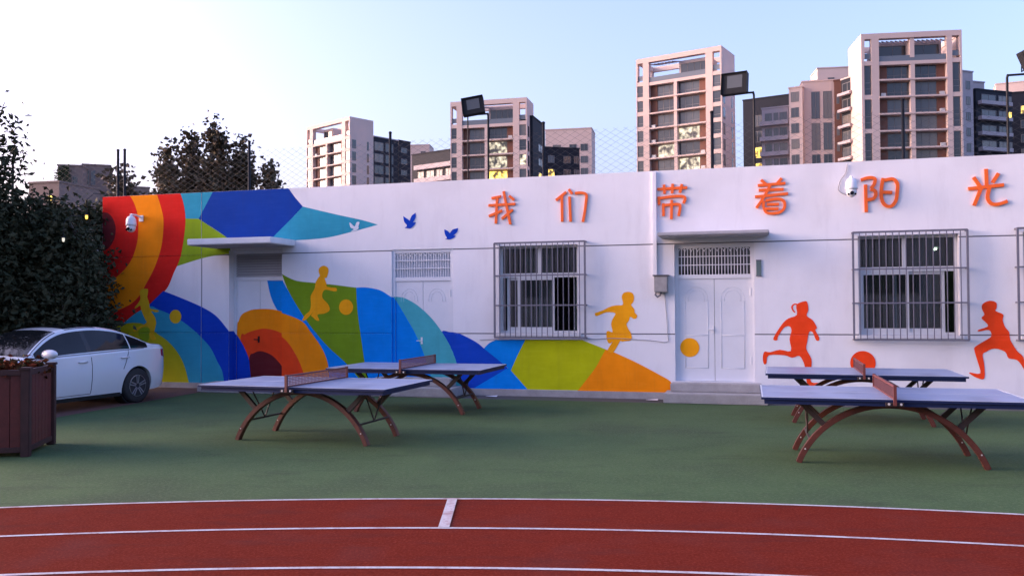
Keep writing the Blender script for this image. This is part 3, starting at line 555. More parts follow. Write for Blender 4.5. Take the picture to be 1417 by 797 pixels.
# a lit lamp inside the second room
r_ = empty('ceiling_lamp', wpt(3.42, 2.6, 2.84), WY); tag(r_, 'lit fluorescent ceiling lamp seen through the window between red ball and red boy', 'lamp')
MB().box(-0.10, 0.10, -0.65, 0.65, 0.06, 0.10).build('fitting', UPVC, r_)
MB().tube([(0.04, -0.6, 0.03), (0.04, 0.6, 0.03)], 0.016, 8).build('tube', mat('lamp_tube', (0.8, 0.9, 0.75), 0.5, emit=(0.75, 1.0, 0.7), estr=3.0), r_)
MB().tube([(0.0, 0.0, 0.10), (0.0, 0.0, 0.86)], 0.008, 6).build('hanger', UPVC, r_)

# ------------------------------------------------------------------ table tennis tables
def make_table():
    root = empty('table_tennis_table')
    L2, W2, T = 1.37, 0.7625, 0.76
    for s in (-1, 1):
        x0, x1 = (-L2, -0.003) if s < 0 else (0.003, L2)
        t = MB().box(x0, x1, -W2, W2, T-0.025, T).build('table_top', TOPB, root, bevel=0.004)
        ln = MB(); z0, z1 = T+0.0005, T+0.002; e = 0.02
        xe = x0 if s < 0 else x1-e
        ln.box(xe+0.002, xe+e-0.002, -W2+0.004, W2-0.004, z0, z1); ln.box(x0+(e if s < 0 else 0.004), x1-(e if s > 0 else 0.004), -W2+0.004, -W2+e, z0, z1); ln.box(x0+(e if s < 0 else 0.004), x1-(e if s > 0 else 0.004), W2-e, W2-0.004, z0, z1)
        ln.box(x0+(e if s < 0 else 0.004), x1-(e if s > 0 else 0.004), -0.002, 0.002, z0, z1)
        ln.build('boundary_line', mat('table_line', (0.55, 0.58, 0.62), 0.5), t)
    eb = MB(); z0, z1 = T-0.027, T-0.002; e = .004
    eb.box(-L2-e, L2+e, -W2-e, -W2-.0005, z0, z1).box(-L2-e, L2+e, W2+.0005, W2+e, z0, z1).box(-L2-e, -L2-.0005, -W2-.0004, W2+.0004, z0, z1).box(L2+.0005, L2+e, -W2-.0004, W2+.0004, z0, z1)
    eb.build('edge_band', EDGEB, root)
    ap = MB(); z0, z1 = T-0.075, T-0.0255
    ap.box(-L2+0.03, L2-0.03, -W2+0.02, -W2+0.045, z0, z1).box(-L2+0.03, L2-0.03, W2-0.045, W2-0.02, z0, z1).box(-L2+0.03, -L2+0.055, -W2+0.045, W2-0.045, z0, z1).box(L2-0.055, L2-0.03, -W2+0.045, W2-0.045, z0, z1)
    ap.build('apron', EDGEB, root)
    Rr = (0.97**2+0.665**2)/(2*0.665); zc = 0.665-Rr; a0 = math.acos(0.97/Rr)
    a0 = math.atan2(-zc, 0.97)
    pth = [(Rr*math.cos(a0+(math.pi-2*a0)*i/28), zc+Rr*math.sin(a0+(math.pi-2*a0)*i/28)) for i in range(29)]
    for s in (-1, 1):
        y = s*0.444
        MB().sweep(pth, (y-0.042, y+0.042, 0.030)).build('arch_leg', RUST, root, bevel=0.004)
        for k in (-1, 1):
            MB().bar((k*0.66, y, 0.40), (k*0.985, y, T-0.035), 0.06, 0.045, (0, 1, 0)).build('strut', DKSTEEL, root)
            MB().tube([(k*0.90, y-0.044, 0.16), (k*0.90, y-0.050, 0.16)], 0.009, 8).build('bolt', ALLOYB, root)
        MB().bar((0, y, 0.66), (0, y, T-0.026), 0.10, 0.12, (0, 1, 0)).build('bracket', DKSTEEL, root)
    for k in (-1, 1):
        MB().tube([(k*0.845, -0.42, 0.26), (k*0.845, 0.42, 0.26)], 0.014, 8).build('cross_bar', DKSTEEL, root)
        for s in (-1, 1): MB().tube([(k*0.845, 0.0, 0.26), (k*0.86, s*0.34, T-0.03)], 0.010, 6).build('brace', DKSTEEL, root)
        MB().bar((k*0.985, -0.5, T-0.05), (k*0.985, 0.5, T-0.05), 0.04, 0.04).build('bearer', DKSTEEL, root)
    # net of steel mesh in a frame
    n = MB(); h = 0.155; wN = 0.80
    n.box(-0.012, 0.012, -wN, wN, T+h-0.02, T+h).box(-0.012, 0.012, -wN, wN, T+0.002, T+0.018)
    for s in (-1, 1): n.box(-0.016, 0.016, s*wN-0.016, s*wN+0.016, T-0.06, T+h+0.006)
    no = n.build('net', mat('red_net_frame', (0.13, 0.035, 0.03), 0.5), root)
    g = MB(); k = 44
    for i in range(1, k): y = -wN+2*wN*i/k; g.bar((0, y, T+0.01), (0, y, T+h-0.01), 0.008, 0.006, (0, 1, 0))
    for i in range(1, 6): z = T+0.018+(h-0.038)*i/6; g.bar((0.004, -wN, z), (0.004, wN, z), 0.006, 0.009)
    g.build('net_mesh', mat('net_mesh', (0.16, 0.075, 0.085), 0.5), no)
    for s in (-1, 1):
        MB().box(-0.09, 0.09, s*0.775-0.02, s*0.775+0.02, T-0.07, T-0.03).build('net_clamp', DKSTEEL, root)
        for q in (-1, 1): MB().tube([(q*0.06, s*0.795, T-0.045), (q*0.06, s*0.808, T-0.045)], 0.013, 8).build('bolt', ALLOYB, root)
    return root
tb = make_table()
TG = 'table tennis tables on the green play surface'
for i, (x, y, dyaw, lb) in enumerate(((-2.665, 11.933, 0.036, 'blue table tennis table between the white car and the running track'),
        (-1.631, 15.065, 0.002, 'blue table tennis table standing close to the mural hills below the louvred white door'),
        (4.297, 10.065, -0.007, 'blue table tennis table beside the running track, screening another table before the red ball'),
        (5.323, 13.348, 0.019, 'blue table tennis table close to the wall, in front of the red painted girl'))):
    o = tb if i == 0 else copy_tree(tb)
    o.location = (x, y, -0.004); o.rotation_euler = (0, 0, -(0.273561+dyaw)); tag(o, lb, 'table', TG)
# ------------------------------------------------------------------ white saloon car
def lerp_tab(tab, x):
    if x >= tab[0][0]: return tab[0][1]
    for (a, va), (b, vb) in zip(tab, tab[1:]):
        if x >= b:
            t = (a-x)/(a-b); return va+(vb-va)*t
    return tab[-1][1]
def smooth_tab(tab, seg=8): return smooth_path(tab, seg, False)
CT = smooth_tab([(2.32, .56), (2.27, .66), (2.12, .755), (1.8, .83), (1.4, .90), (1.08, .965), (.80, 1.14), (.50, 1.31), (.18, 1.42), (-.2, 1.465), (-.6, 1.465), (-1.0, 1.41), (-1.35, 1.295), (-1.68, 1.15), (-1.9, 1.095), (-2.14, 1.085), (-2.25, 1.02), (-2.31, .85), (-2.34, .62)])
CW = smooth_tab([(2.32, .56), (2.22, .72), (1.95, .83), (1.4, .882), (0, .897), (-1.4, .888), (-1.9, .835), (-2.14, .72), (-2.34, .52)])
CB = smooth_tab([(2.32, .30), (2.1, .22), (1.4, .19), (-1.4, .19), (-2.1, .24), (-2.34, .34)])
CL = [(1.3, .93), (-1.8, 1.03), (-2.4, 1.03)]
def car_sec(x):
    zt, hw, zb = lerp_tab(CT, x), lerp_tab(CW, x), lerp_tab(CB, x); zs_ = min(lerp_tab(CL, x), zt-0.055)
    g = max(0.0, min(1.0, (zt-zs_-0.055)/0.40)); yr = hw*(0.925-0.285*g)
    z1 = zb+(zs_-zb)*0.22; z2 = zb+(zs_-zb)*0.45; z3 = zb+(zs_-zb)*0.72
    P = [(0, zb), (hw*.80, zb), (hw*.93, zb+.025), (hw*.975, z1), (hw*1.0, z2), (hw*1.0, z3), (hw*.968, zs_-.03), (hw*.925, zs_)]
    for t in (.25, .5, .75, 1.0): P.append((hw*.925+(yr-hw*.925)*(t**1.25), zs_+(zt-.05-zs_)*t))
    P += [(yr-.05, zt-.022), (yr*.70, zt-.006), (yr*.35, zt+.006), (0, zt+.01)]
    return P
def y_at(x, z):
    P = car_sec(x)
    for (y0, z0), (y1, z1) in zip(P[2:12], P[3:12]):
        if z0 <= z <= z1: return y0+(y1-y0)*(z-z0)/max(1e-6, z1-z0)
    return P[2][0]
def z_at(x, y):
    P = car_sec(x)[7:]
    for (y0, z0), (y1, z1) in zip(P, P[1:]):
        if y1 <= abs(y) <= y0: return z0+(z1-z0)*(y0-abs(y))/max(1e-6, y0-y1)
    return P[-1][1]
CARW = mat('white_car_paint', (0.66, 0.67, 0.70), 0.28, coat=1.0, var=0.02, scale=2)
CARG = mat('car_glass', (0.008, 0.009, 0.011), 0.06, spec=0.35)
TYRE = mat('tyre_rubber', (0.018, 0.018, 0.02), 0.8, 0.2, 20)
ALLOY = mat('alloy_rim', (0.38, 0.38, 0.40), 0.35, metal=0.8)
SEAM = mat('panel_gap', (0.03, 0.03, 0.035), 0.7)
car = empty('parked_car', (0, 0, 0)); tag(car, 'white four-door saloon car parked on red paving below the dark trees', 'car')
N = 90; xs_ = [2.32-4.66*i/N for i in range(N+1)]; m = MB(); secs = [car_sec(x) for x in xs_]; K = len(secs[0])
for x, P in zip(xs_, secs):
    m.v += [(x, y, z) for y, z in P] + [(x, -y, z) for y, z in P[1:-1]][::-1]
M2 = 2*K-2
for i in range(N):
    for k in range(M2): m.f.append((i*M2+k, i*M2+(k+1) % M2, (i+1)*M2+(k+1) % M2, (i+1)*M2+k))
m.f.append(tuple(range(M2))); m.f.append(tuple(N*M2+k for k in reversed(range(M2))))
body = m.build('body', CARW, car, smooth=True)
WX = (1.375, -1.315)
cut = MB()
for wx in WX: cut.tube([(wx, -1.2, .325), (wx, -.62, .325)], .372, 36); cut.tube([(wx, .62, .325), (wx, 1.2, .325)], .372, 36)
cuto = cut.build('cutter', SEAM)
bmod = body.modifiers.new('arch', 'BOOLEAN'); bmod.object = cuto; bmod.operation = 'DIFFERENCE'; bmod.solver = 'EXACT'
bpy.context.view_layer.update(); dg = bpy.context.evaluated_depsgraph_get()
nm = bpy.data.meshes.new_from_object(body.evaluated_get(dg)); body.modifiers.clear(); body.data = nm; body.name = 'body'
bpy.data.objects.remove(cuto, do_unlink=True)
for p in body.data.polygons: p.use_smooth = True
try: body.data.set_sharp_from_angle(angle=R(40))
except Exception: pass
for s in (-1, 1):
    for wx in WX:
        a = MB().lathe([(.368, -.10), (.368, .10)], 32); a.v = [(wx+p[0], s*(.70+p[2]), .325+p[1]) for p in a.v]
        a.build('wheel_arch', BLACKP, car)
        w = empty('wheel', (0, 0, 0)); w.parent = car
        t = MB().lathe([(.205, -.10), (.29, -.105), (.318, -.085), (.326, -.05), (.326, .05), (.318, .085), (.29, .105), (.205, .10)], 36); t.v = [(wx+p[0], s*(.775+p[2]), .325+p[1]) for p in t.v]
        t.build('tyre', TYRE, w, smooth=True)
        rm = MB(); rm.lathe([(.21, .045), (.21, .098), (.195, .102), (.190, .06), (.05, .05), (.05, .085), (.03, .09)], 30)
        for k in range(5):
            q = 2*math.pi*k/5+.3; c, d_ = math.cos(q), math.sin(q)
            for off in (-.028, .028): rm.bar((.04*c-off*d_*.5, .04*d_+off*c*.5, .085), (.198*c-off*d_, .198*d_+off*c, .095), .022, .03, (0, 0, 1))
        rm.v = [(wx+p[0], s*(.775+p[2]), .325+p[1]) for p in rm.v]; rm.build('rim', ALLOY, w)
    def side_glass(x0, x1, name):
        g = MB(); n = 18; T = (.07, .3, .55, .75, .93)
        for i in range(n+1):
            x = x0+(x1-x0)*i/n; P = car_sec(x); ys, ye = P[7], P[11]
            for t in T:
                z = ys[1]+(ye[1]-ys[1])*t; g.v.append((x, s*(y_at(x, z)+.004), z))
        for i in range(n):
            for k in range(len(T)-1): a_ = i*len(T)+k; g.f.append((a_, a_+1, a_+len(T)+1, a_+len(T)))
        return g.build(name, CARG, car, smooth=True)
    side_glass(.88, -.19, 'side_window'); side_glass(-.27, -1.16, 'side_window'); side_glass(-1.19, -1.62, 'side_window')
    side_glass(-.185, -.275, 'pillar_trim').data.materials[0] = BLACKP
    def seam(pts):
        MB().tube([(x, s*(y_at(x, z)+.001), z) for x, z in pts], .006, 5).build('door_gap', SEAM, car)
    seam([(.98, .28+.065*i) for i in range(11)]); seam([(-.23, .28+.07*i) for i in range(11)]); seam([(-.95-.016*i, .66+.034*i) for i in range(11)]); seam([(.98-.121*i, .27) for i in range(11)])
    MB().tube([(x, s*(y_at(x, car_sec(x)[7][1])+.004), car_sec(x)[7][1]+.004) for x in [.95-.13*i for i in range(20)]], .008, 5).build('window_trim', ALLOY, car)
    MB().bar((.98, s*.80, .20), (-.92, s*.80, .20), .10, .07).build('sill', BLACKP, car)
    for hx, hz in ((-.03, .84), (-.98, .87)):
        MB().tube([(hx+.09, s*(y_at(hx+.09, hz)+.004), hz), (hx+.05, s*(y_at(hx, hz)+.028), hz+.004), (hx-.06, s*(y_at(hx, hz)+.028), hz+.008), (hx-.1, s*(y_at(hx-.1, hz)+.004), hz+.008)], .016, 8).build('door_handle', CARW, car, smooth=True)
    mi = MB(); c = Vector((.74, s*1.0, 1.02))
    for i in range(9):
        th = math.pi*i/8
        for k in range(14): q = 2*math.pi*k/14; mi.v.append((c.x+.075*math.sin(th)*math.cos(q)*(1.25 if math.cos(q) > 0 else .5), c.y+0.175*math.cos(th), c.z+.085*math.sin(th)*math.sin(q)))
    for i in range(8):
        for k in range(14): mi.f.append((i*14+k, i*14+(k+1) % 14, (i+1)*14+(k+1) % 14, (i+1)*14+k))
    mo = mi.build('mirror', CARW, car, smooth=True)
    MB().bar((.77, s*.83, .955), (.75, s*.93, .975), .05, .03).build('mirror_arm', BLACKP, mo)
    def patch(name, x0, x1, zl, zh, m_):
        g = MB(); n = 8
        for i in range(n+1):
            x = x0+(x1-x0)*i/n
            for k in range(5):
                z = zl(x)+(zh(x)-zl(x))*k/4; z = min(z, car_sec(x)[7][1]-.005); g.v.append((x, s*(y_at(x, z)+.005), z))
        for i in range(n):
            for k in range(4): a_ = i*5+k; g.f.append((a_, a_+1, a_+6, a_+5))
        g.build(name, m_, car, smooth=True)
    patch('tail_light', -1.98, -2.30, lambda x: .86-.10*max(0, (-1.98-x)/.32), lambda x: .985, mat('red_lamp', (0.30, 0.012, 0.01), 0.15))
    patch('headlight', 2.26, 1.62, lambda x: .60+.10*max(0, (2.0-x)/.4), lambda x: .80, mat('clear_lamp', (0.35, 0.36, 0.38), 0.12))
def top_glass(name, x0, x1, m_):
    g = MB(); n = 12; q = 16
    for i in range(n+1):
        x = x0+(x1-x0)*i/n; yr = car_sec(x)[11][0]*.97
        for k in range(q+1):
            y = -yr+2*yr*k/q; g.v.append((x, y, z_at(x, y)+.006))
    for i in range(n):
        for k in range(q): a_ = i*(q+1)+k; g.f.append((a_, a_+1, a_+q+2, a_+q+1))
    g.build(name, m_, car, smooth=True)
top_glass('windshield', 1.02, .27, CARG); top_glass('rear_window', -1.08, -1.72, CARG); top_glass('sunroof', .06, -.60, CARG)
MB().tube([(2.325, -.45, .62), (2.335, 0, .63), (2.325, .45, .62)], .035, 8).build('grille', BLACKP, car)
MB().box(-2.352, -2.338, -.26, .26, .70, .82).build('number_plate', mat('plate_blue', (0.02, 0.06, 0.25), 0.4), car)
hd = Vector((-.36, -.933)); ang = math.atan2(hd.y, hd.x)
rw = Vector((-7.17, 16.5))                       # where the rear left tyre stands
car.rotation_euler = (0, 0, ang); c_, s_ = math.cos(ang), math.sin(ang)
lx, ly = WX[1], .80; car.location = (rw.x-(lx*c_-ly*s_), rw.y-(lx*s_+ly*c_), 0.0)

# ------------------------------------------------------------------ wooden planter with plants
e1 = Vector((-.978, -.208, 0)); e2 = Vector((-.208, .978, 0)); S = .98
pc = Vector((-5.90, 10.547, 0))+e1*(S/2)+e2*(S/2)
pl = empty('planter_box', pc, math.atan2(-e1.y, -e1.x)); tag(pl, 'dark red wooden planter box with corner posts on the green surface', 'planter')
PLW = mat('dark_red_timber', (0.10, 0.016, 0.012), 0.6, 0.3, 7, 0.2, 40); PLD = mat('dark_post_timber', (0.045, 0.014, 0.012), 0.6, 0.3, 7)
h = S/2
for sx in (-1, 1):
    for sy in (-1, 1):
        MB().box(sx*h-.05, sx*h+.05, sy*h-.05, sy*h+.05, -.004, 1.04).build('post', PLD, pl, bevel=.008)
        MB().box(sx*h-.06, sx*h+.06, sy*h-.06, sy*h+.06, 1.04, 1.075).build('post_cap', PLD, pl, bevel=.006)
n = 7; wv = (S-.10)/n
pm = MB().box(-wv/2+.004, wv/2-.004, -.014, .014, .10, .99).mesh('plank', PLW)
for k in range(4):
    for i in range(n):
        o = link('plank', pm, pl); t_ = -h+.05+wv*(i+.5)
        o.location = ((t_, -h+.0, 0), (t_, h, 0), (-h, t_, 0), (h, t_, 0))[k]; o.rotation_euler = (0, 0, 0 if k < 2 else math.pi/2)
for z0, z1 in ((.05, .115), (.975, 1.045)):
    for sgn in (-1, 1):
        MB().box(-h+.05, h-.05, sgn*h-.03, sgn*h+.03, z0, z1).build('rail', PLD, pl, bevel=.005)
        MB().box(sgn*h-.03, sgn*h+.03, -h+.05, h-.05, z0+.001, z1+.001).build('rail', PLD, pl, bevel=.005)
MB().box(-h+.03, h-.03, -h+.03, h-.03, .80, .90).build('soil', mat('soil', (0.03, 0.02, 0.015), .95, .3, 10), pl)

# ------------------------------------------------------------------ foliage
def leaves(name, clusters, n, size, m_, parent, rnd, spread, aspect=1.6):
    V, F = [], []
    for c in clusters:
        for _ in range(n):
            p = Vector((rnd.gauss(0, 1), rnd.gauss(0, 1), rnd.gauss(0, 1)))*spread+c
            d_ = Vector((rnd.uniform(-1, 1), rnd.uniform(-1, 1), rnd.uniform(-.9, .5))).normalized()
            a_ = d_.orthogonal().normalized(); a_.rotate(Matrix.Rotation(rnd.uniform(0, 6.28), 3, d_))
            l = size*rnd.uniform(.6, 1.25); w = l/aspect; nn = d_.cross(a_)*(w*.25)
            b_ = len(V); V += [tuple(p), tuple(p+d_*l*.45+a_*w*.5+nn), tuple(p+d_*l), tuple(p+d_*l*.45-a_*w*.5+nn)]
            F += [(b_, b_+1, b_+2), (b_, b_+2, b_+3)]
    me = bpy.data.meshes.new(name); me.from_pydata(V, [], F); me.materials.append(m_)
    return link(name, me, parent)
BARK = mat('bark', (0.09, 0.07, 0.055), .9, .3, 6, .4, 30)
def tree(name, label, loc, H, lobes, nclus, nleaf, size, m_, seed, spread=.22, tr=.10, shell=.35, group=None, aspect=1.6):
    rnd = random.Random(seed); root = empty(name, loc); tag(root, label, 'tree', group)
    tops = max(l[2]+l[5] for l in lobes)
    tk = MB(); pts = [(rnd.uniform(-.06, .06)*i, rnd.uniform(-.06, .06)*i, H*.92*i/7) for i in range(8)]
    tk.tube(pts, [tr*(1-.8*i/7) for i in range(8)], 8)
    cl = []
    tot = sum(l[3]*l[4]*l[5] for l in lobes)
    for l in lobes:
        k = max(4, int(nclus*l[3]*l[4]*l[5]/tot))
        for _ in range(k):
            d_ = Vector((rnd.gauss(0, 1), rnd.gauss(0, 1), rnd.gauss(0, 1))).normalized(); r_ = rnd.uniform(shell, 1.0)**.6*rnd.uniform(.8, 1.12)
            cl.append(Vector((l[0]+d_.x*l[3]*r_, l[1]+d_.y*l[4]*r_, l[2]+d_.z*l[5]*r_)))
    for c in cl[::max(1, len(cl)//45)]:
        z = max(.6, min(H*.85, c.z-.35*Vector((c.x, c.y, 0)).length-.3)); i = z/(H*.92)*7; p0 = Vector(pts[min(7, int(i))]); p0.z = z
        mid = p0.lerp(c, .55)+Vector((rnd.uniform(-.1, .1), rnd.uniform(-.1, .1), rnd.uniform(-.05, .12)))
        tk.tube([p0, mid, c], [tr*.32, tr*.2, tr*.07], 5)
    tk.build('trunk', BARK, root, smooth=True)
    leaves('crown', cl, nleaf, size, m_, root, rnd, spread, aspect)
    return root
LEAFD = mat('dark_leaf', (0.026, 0.036, 0.018), .8, island=True, col2=(0.056, 0.056, 0.028), spec=.2)
LEAFB = mat('brownish_leaf', (0.060, 0.055, 0.030), .7, island=True, col2=(0.095, 0.065, 0.042), spec=.2)
LEAFG = mat('green_leaf', (0.045, 0.07, 0.03), .7, island=True, col2=(0.075, 0.085, 0.045), spec=.2)
rnd0 = random.Random(5)
fl = empty('planter_plant', pc+Vector((0, 0, .90))); tag(fl, 'orange-leaved bedding plants growing in the planter box', 'plant')
leaves('leaf_mass', [Vector((rnd0.uniform(-.38, .38), rnd0.uniform(-.38, .38), rnd0.uniform(.0, .17))) for _ in range(260)], 12, .085, mat('orange_leaf', (0.15, 0.026, 0.010), .95, island=True, col2=(0.035, 0.040, 0.015), spec=.08), fl, rnd0, .05)
stm = MB().tube([(0, 0, -.01), (.02, 0, .17)], .005, 4).mesh('stem', LEAFG)
for _ in range(24): o = link('stem', stm, fl, (rnd0.uniform(-.38, .38), rnd0.uniform(-.38, .38), 0)); o.rotation_euler = (0, 0, rnd0.uniform(0, 6))
# dark trees between the car and the end of the building
tree('evergreen_tree', 'tall dark evergreen tree with a loose pointed top beyond the car bonnet', (-11.35, 17.6, 0), 6.2, [(0, 0, 2.2, 1.5, 1.3, 1.9), (.35, 0, 4.0, 1.0, 1.0, 1.3), (.75, .1, 4.75, .55, .6, .9), (.45, 0, 5.35, .45, .5, .75)], 300, 34, .16, LEAFD, 1, .22, .13, aspect=2.2)
tree('evergreen_tree', 'dense dark evergreen tree with a broad rounded crown behind the car roof', (-10.4, 18.4, 0), 4.3, [(0, 0, 1.7, 1.15, 1.0, 1.7), (.1, 0, 3.1, .95, .9, 1.05), (-.4, 0, 3.7, .6, .6, .7)], 290, 42, .15, LEAFD, 2, .20, .11)
tree('evergreen_tree', 'dark evergreen tree right beside the painted corner of the building', (-9.35, 18.3, 0), 4.0, [(0, 0, 1.6, .85, .9, 1.6), (-.15, 0, 2.9, .62, .8, .95), (-.45, .1, 3.5, .42, .6, .6)], 230, 40, .14, LEAFD, 3, .19, .10)
tree('evergreen_tree', 'dark evergreen tree standing behind the car between its two neighbours', (-10.0, 20.4, 0), 4.6, [(0, 0, 1.9, 1.0, 1.0, 1.8), (-.2, 0, 3.5, .8, .8, .95)], 260, 42, .15, LEAFD, 4, .17, .11)
tree('evergreen_tree', 'dark evergreen tree at the paving edge behind the planter box', (-12.6, 16.0, 0), 5.4, [(0, 0, 2.0, 1.5, 1.4, 1.9), (0, 0, 4.0, 1.2, 1.2, 1.3)], 260, 42, .17, LEAFD, 5, .18, .12)
for (x, y, z), m_, lb in (((-8.42,17.15,3.6), mat('lantern_yellow', (0.6, 0.4, 0.1), .5, emit=(1.0, 0.55, 0.08), estr=0.45), 'small glowing yellow lantern hanging in the dark tree'), ((-8.85,17.1,3.15), mat('lantern_white', (0.6, 0.6, 0.5), .5, emit=(1.0, 0.9, 0.7), estr=0.15), 'tiny pale glowing lantern hanging lower in the dark tree')):
    ln = empty('lantern', (x, y, z)); tag(ln, lb, 'lamp')
    MB().lathe([(.01, -.05), (.022, -.035), (.026, 0), (.022, .03), (.012, .045)], 12).build('globe', m_, ln, smooth=True)
    MB().lathe([(.045, .03), (.02, .055), (.008, .06)], 12).build('cap', DARKM, ln); MB().tube([(0, 0, .06), (0, .03, .35), (0, .30, .50), (0, .9, .55)], .006, 5).build('cord', DARKM, ln)
# autumn trees behind the building
TGp = 'brownish trees behind the building'
for i, (px, X, top, rx, lb) in enumerate(((232, -11.5, 7.55, .46, 'slim brownish tree with a ragged lower side, first of the row behind the wall'), (265, -11.0, 8.05, .44, 'tall brownish tree behind the wall above the green mural patch'), (297, -9.95, 8.35, .48, 'tallest brownish tree behind the wall above the navy mural patch'),
        (332, -9.34, 7.85, .42, 'brownish tree behind the wall just beside a fence post'), (372, -8.1, 6.75, .38, 'short thin brownish tree behind the wall beyond the fence post'))):
    tree('autumn_tree', lb, (X, 29+(i % 2)*.8, 0), top, [(0, 0, top*.58, rx*1.15, .7, top*.27), (.04, 0, top*.80, rx*.8, .6, top*.15), (0, 0, top*.93, rx*.42, .35, top*.07), (rx*.8, 0, top*.70, rx*.5, .5, top*.11), (-rx*.8, 0, top*.66, rx*.5, .5, top*.13)], 270, 15, .19, LEAFB, 20+i, .13, .08, shell=.15, group=TGp, aspect=1.25)
tree('autumn_tree', 'small brownish tree between two fence posts over the red mural ring', (-13.75, 30.5, 0), 6.9, [(0, 0, 5.0, .55, .6, 1.2), (.15, 0, 6.0, .35, .4, .7), (-.3, 0, 6.3, .25, .3, .5)], 90, 15, .2, LEAFB, 31, .13, .07, shell=.15, group=TGp, aspect=1.25)

# ------------------------------------------------------------------ net fence and floodlights behind the building
FOFF = 6.0
fence = empty('net_fence', wpt(0, FOFF, 0), WY); tag(fence, 'tall dark diamond-mesh net fence on round posts behind the white building', 'fence')
FZ = 6.74
pmesh = MB().tube([(0, 0, 0), (0, 0, FZ)], .040, 10).lathe([(.048, FZ-.002), (.048, FZ+.03), (.02, FZ+.05)], 10).mesh('post', DARKM, True)
for u in (-27.6, -23.35, -19.25, -19.0, -14.564, -9.994, -5.494, -1.031, 3.505, 8.05, 12.6): link('post', pmesh, fence, (u, 0, 0))
NETM = mat('dark_net_wire', (0.05, 0.055, 0.06), .6)
w_ = MB(); zb, zt, sp, ua, ub = 3.2, 6.5, .17, -27.6, 12.6; sl = .62
Hn = zt-zb; ru = Hn/sl; k = 0; u = ua-ru
while u < ub:
    for sg in (1, -1):
        p0, p1 = [u, zb], [u+ru, zt]
        if sg < 0: p0, p1 = [u, zt], [u+ru, zb]
        q0, q1 = list(p0), list(p1)
        if q0[0] < ua: t = (ua-q0[0])/ru; q0 = [ua, p0[1]+(p1[1]-p0[1])*t]
        if q1[0] > ub: t = (ub-p0[0])/ru; q1 = [ub, p0[1]+(p1[1]-p0[1])*t]
        if q1[0]-q0[0] > .05: w_.tube([(q0[0], .008*sg, q0[1]), (q1[0], .008*sg, q1[1])], .0027, 3, False)
    u += sp/sl
w_.build('net', NETM, fence)
def floodlight(u, z, tilt, turn, pole_side, label, s=1.0, two=False, roll=0.0):
    root = empty('floodlight', wpt(u, FOFF-.5, 0), WY); tag(root, label, 'floodlight')
    w2, h2, d2 = .30*s, .25*s, .07*s
    MB().tube([(pole_side*.42*s, 0, 0), (pole_side*.42*s, 0, z-.28*s), (pole_side*.40*s, 0, z-.20*s)], .028, 8).build('pole', DARKM, root)
    if two: MB().tube([(-pole_side*.16*s, 0, 0), (-pole_side*.16*s, 0, z-.2*s)], .018, 8).build('stay_pole', DARKM, root)
    MB().bar((pole_side*.42*s, 0, z-.22*s), (0, 0, z-.22*s), .05, .04).build('bracket', DARKM, root)
    Mx = Matrix.Translation((0, 0, z)) @ Matrix.Rotation(turn, 4, 'Z') @ Matrix.Rotation(roll, 4, 'Y') @ Matrix.Rotation(tilt, 4, 'X')
    b = MB().box(-w2, w2, -d2, d2, -h2, h2); b.v = [tuple(Mx @ Vector(p)) for p in b.v]; hb = b.build('head', DARKM, root, bevel=.01)
    g = MB().box(-w2*.55, w2*.62, -d2-.006, -d2-.001, -h2*.45, h2*.75); g.v = [tuple(Mx @ Vector(p)) for p in g.v]; g.build('lens', mat('floodlight_glass', (0.07, 0.075, 0.075), .25), root)
    fr = MB().box(-w2*1.0, w2, -d2-.05, -d2, h2-.012, h2).box(-w2, -w2+.012, -d2-.05, -d2, -h2, h2-.012).box(w2-.012, w2, -d2-.05, -d2, -h2, h2-.012); fr.v = [tuple(Mx @ Vector(p)) for p in fr.v]; fr.build('hood', DARKM, root)
    MB().tube([Mx @ Vector((-w2*.6, d2, 0)), Mx @ Vector((0, d2+.09, -.1)), Mx @ Vector((w2*.6, d2, 0))], .014, 5).build('yoke', DARKM, root)
f1 = (-7.33,7.209); f2 = (-0.436,7.305); f3 = (6.002,7.275)
floodlight(f1[0], f1[1], R(-14), R(10), 1, 'black floodlight tilted on a double pole in front of the tower with lit flats', 1.0, True, R(-9))
floodlight(f2[0], f2[1], R(-8), R(-14), 1, 'square black floodlight on a pole beside the tall red-brown tower', 1.08)
floodlight(f3[0]+.08, f3[1], R(-20), R(60), -1, 'black floodlight seen edge-on beside the dark blocks with lit windows', 1.0)

